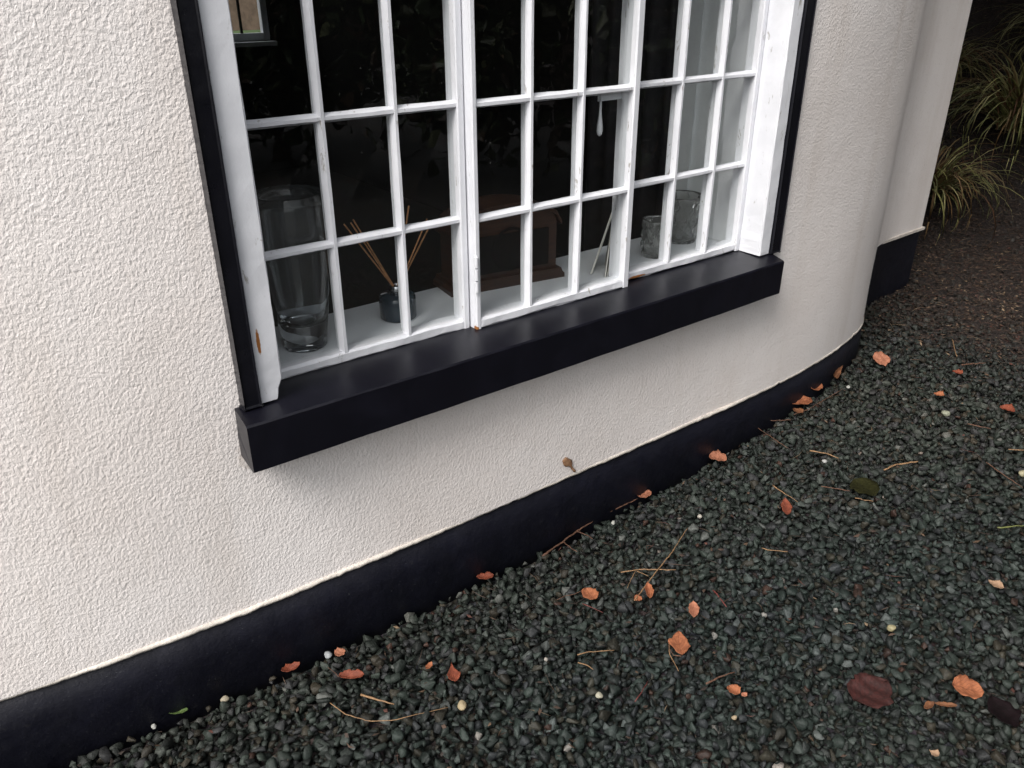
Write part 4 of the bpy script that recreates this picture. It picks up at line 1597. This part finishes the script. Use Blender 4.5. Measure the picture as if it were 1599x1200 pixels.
# ------------------------------------------------------------------ planting beyond the corner
def sedge(loc, n, length, spread, label, seed, dead=.25, lean=(0, 0)):
    rn = np.random.default_rng(seed)
    seg = 8
    V, Fq, Cc = [], [], []
    for k in range(n):
        az = rn.uniform(0, 2 * math.pi)
        L_ = length * rn.uniform(.6, 1.15)
        up0 = rn.uniform(.55, 1.35)
        w_ = rn.uniform(.0040, .0090)
        p = np.array([rn.normal(0, .035), rn.normal(0, .035), 0.0])
        dr = np.array([math.cos(az) + lean[0], math.sin(az) + lean[1]])
        dr /= np.linalg.norm(dr)
        sdv = np.array([-dr[1], dr[0], 0])
        ang = up0
        droop = rn.uniform(.16, .48) * spread
        if rn.random() < dead:
            c_ = np.array([(.18, .11, .045), (.12, .06, .03), (.24, .17, .08)][rn.integers(3)])
        else:
            c_ = np.array([(.25, .24, .085), (.17, .18, .065), (.34, .31, .14)][rn.integers(3)])
        c_ = c_ * rn.uniform(.7, 1.25)
        for i in range(seg + 1):
            a = i / seg
            ww = w_ * (1 - a ** 2.2) + .0003
            b0 = len(V)
            V.append(p + sdv * ww); V.append(p - sdv * ww); V.append(p + np.array([0, 0, -.0009]) )
            Cc += [c_, c_, c_]
            if i:
                q = b0 - 3
                Fq += [(q, q + 1, b0 + 1, b0), (q + 1, q + 2, b0 + 2, b0 + 1), (q + 2, q, b0, b0 + 2)]
            st = L_ / seg
            p = p + np.array([dr[0] * math.cos(ang) * st, dr[1] * math.cos(ang) * st, math.sin(ang) * st])
            ang -= droop * (.6 + a)
    o = np_obj('sedge_clump', np.array(V), np.array(Fq), M['sedge'], tint=np.array(Cc), smooth=True)
    o.location = loc
    tag(o, label, 'grass', 'grassy clumps on the bank')
    return o


def gz(x, y):
    return float(ground_z(x, y))


sedge((2.98, 4.98, gz(3.02, 5.05) + .22), 330, .82, .95, 'large arching green sedge clump at the right edge of the bank', 1, .30)
sedge((2.46, 4.78, gz(2.46, 4.78) + .14), 260, .62, 1.0, 'smaller browning sedge clump close to the far pier edge', 2, .45)
sedge((3.45, 5.45, gz(3.45, 5.45) + .2), 300, .6, 1.0, 'sedge clump higher up at the far right of the bank', 3, .2)
sedge((2.75, 5.55, gz(2.75, 5.55) + .05), 200, .45, .9, 'dim sedge clump in the deep shade up the bank', 4, .4)


def leaf_cloud(n, centre, rad, size, seed, pal, clumps=26):
    rn = np.random.default_rng(seed)
    cc = rn.normal(size=(clumps, 3))
    cc /= np.linalg.norm(cc, axis=1)[:, None]
    cc = cc * rn.uniform(.35, 1.0, (clumps, 1)) * np.array(rad) * .78
    ci = rn.integers(0, clumps, n)
    P = cc[ci] + rn.normal(size=(n, 3)) * np.array(rad) * .20
    d = rn.normal(size=(n, 3)); d /= np.linalg.norm(d, axis=1)[:, None]
    s_ = np.cross(d, rn.normal(size=(n, 3))); s_ /= np.linalg.norm(s_, axis=1)[:, None]
    u_ = np.cross(d, s_)
    L_ = size * rn.uniform(.6, 1.3, (n, 1))
    W_ = L_ * .30
    P = P + np.array(centre)
    V = np.stack([P, P + d * L_ * .5 + s_ * W_ + u_ * W_ * .3, P + d * L_, P + d * L_ * .5 - s_ * W_ + u_ * W_ * .3], 1).reshape(-1, 3)
    tri = np.array([(0, 1, 2), (0, 2, 3)])
    Fq = (tri[None] + (np.arange(n) * 4)[:, None, None]).reshape(-1, 3)
    base = np.array(pal)[rn.integers(0, len(pal), n)] * rn.uniform(.6, 1.3, (n, 1))
    return V, Fq, np.repeat(base, 4, 0), cc + np.array(centre)


PAL_DARK = [(.030, .045, .018), (.022, .034, .014), (.040, .048, .020), (.045, .028, .016)]


def shrub(loc, h, rad, n, size, label, seed, name='evergreen_shrub', cat='shrub', group=None, trunk=.035, pal=PAL_DARK, trunk_h=None, clumps=26):
    root = empty(name, loc)
    th = trunk_h if trunk_h else h * .35
    V, Fq, Cc, cc = leaf_cloud(n, (0, 0, th + rad[2] * .8), rad, size, seed, pal, clumps)
    np_obj('crown', V, Fq, M['foliage'], root, tint=Cc)
    rn = np.random.default_rng(seed + 50)
    top = np.array([rn.normal(0, .06), rn.normal(0, .06), th + rad[2] * .9])
    tube('trunk', [(0, 0, -.15), (rn.normal(0, .03), rn.normal(0, .03), th * .5), tuple(top)], trunk, M['bark'], root, 8, .5)
    for k in range(9):
        c_ = cc[k]
        st = np.array([0, 0, th * rn.uniform(.5, 1.0)])
        tube('limb', [tuple(st), tuple((st + c_) / 2 + rn.normal(0, .05, 3)), tuple(c_)], trunk * .45, M['bark'], root, 5, .3)
    tag(root, label, cat, group)
    return root


G1 = 'shrubs on the bank'
shrub((2.75, 6.35, gz(2.75, 6.35)), 1.4, (.95, .85, .85), 9000, .085, 'dark evergreen shrub on the bank right behind the far pier', 61, group=G1)
shrub((3.9, 6.1, gz(3.9, 6.1)), 1.4, (.95, .9, .85), 9000, .085, 'dark evergreen shrub on the bank at upper right corner', 62, group=G1)
shrub((4.7, 4.9, gz(4.7, 4.9)), 1.6, (.9, .9, 1.0), 8000, .09, 'evergreen shrub just beyond the right edge by the sedges', 63, group=G1)
shrub((3.3, 7.6, gz(3.3, 7.6)), 1.8, (1.5, 1.0, 1.2), 9000, .10, 'tall dark shrub at the back of the bank', 64, group=G1)
G2 = 'unseen hedge shrubs added for shade along the right side'  # unseen hedge, put in to darken the right side and pane reflections
for k, (x, y, lab) in enumerate(((4.3, 1.9, 'unseen hedge shrub added for shade right of the gravel, farthest along the hedge'),
                                 (4.4, .4, 'unseen hedge shrub added for shade right of the gravel, level with the viewer'),
                                 (4.3, -1.0, 'unseen hedge shrub added as dark screen behind the viewer, first after the level one'),
                                 (3.8, -2.3, 'unseen hedge shrub added as dark screen behind the viewer, second after the level one'),
                                 (2.9, -3.3, 'unseen hedge shrub added as dark screen behind the viewer, last of the hedge'))):
    shrub((x, y, gz(x, y)), 2.2, (.95, .95, 1.15), 7000, .12, lab, 70 + k, group=G2, trunk_h=.25)
shrub((4.0, 4.9, gz(4.0, 4.9)), 4.2, (3.4, 3.1, 1.3), 15000, .33, 'unseen dark tree added beyond the right edge, farther of the two, to shade the corner', 90,  # out-of-view tree added to cast shade on the far corner
      'added_shade_tree', 'tree', trunk=.13, trunk_h=2.1, clumps=70, group='unseen trees added to shade the right side')
shrub((4.3, 1.4, gz(4.3, 1.4)), 4.2, (2.5, 2.5, 1.3), 8000, .32, 'unseen dark tree added for shade beyond the right edge, nearer of the two', 93,  # out-of-view tree added to block sky from the right
      'added_shade_tree', 'tree', trunk=.13, trunk_h=2.4, clumps=50, group='unseen trees added to shade the right side')

# ------------------------------------------------------------------ what shows through the far window of the room
c0 = np.array(wp(1.6, RN - 9, 0))
lw = []
for (t, n) in ((-14, RN - 3), (20, RN - 3), (20, RN - 8.1), (-14, RN - 8.1)):
    p = O2 + T2 * t + N2 * n
    lw.append((p[0], p[1], .35 if n > RN - 4 else .82))
o = new_obj('lawn', lw, [(0, 1, 2, 3)], M['lawn'])
tag(o, 'green lawn seen through the far window of the room', 'lawn', kind='structure')
gw = box_tn('garden_wall', -12, 18, RN - 8.4, RN - 8, .3, 2.6, M['brick'], parent=None)
gw.parent = None
gw.matrix_parent_inverse = Matrix.Identity(4)
tag(gw, 'brown garden wall beyond the lawn, glimpsed through the room', 'wall')
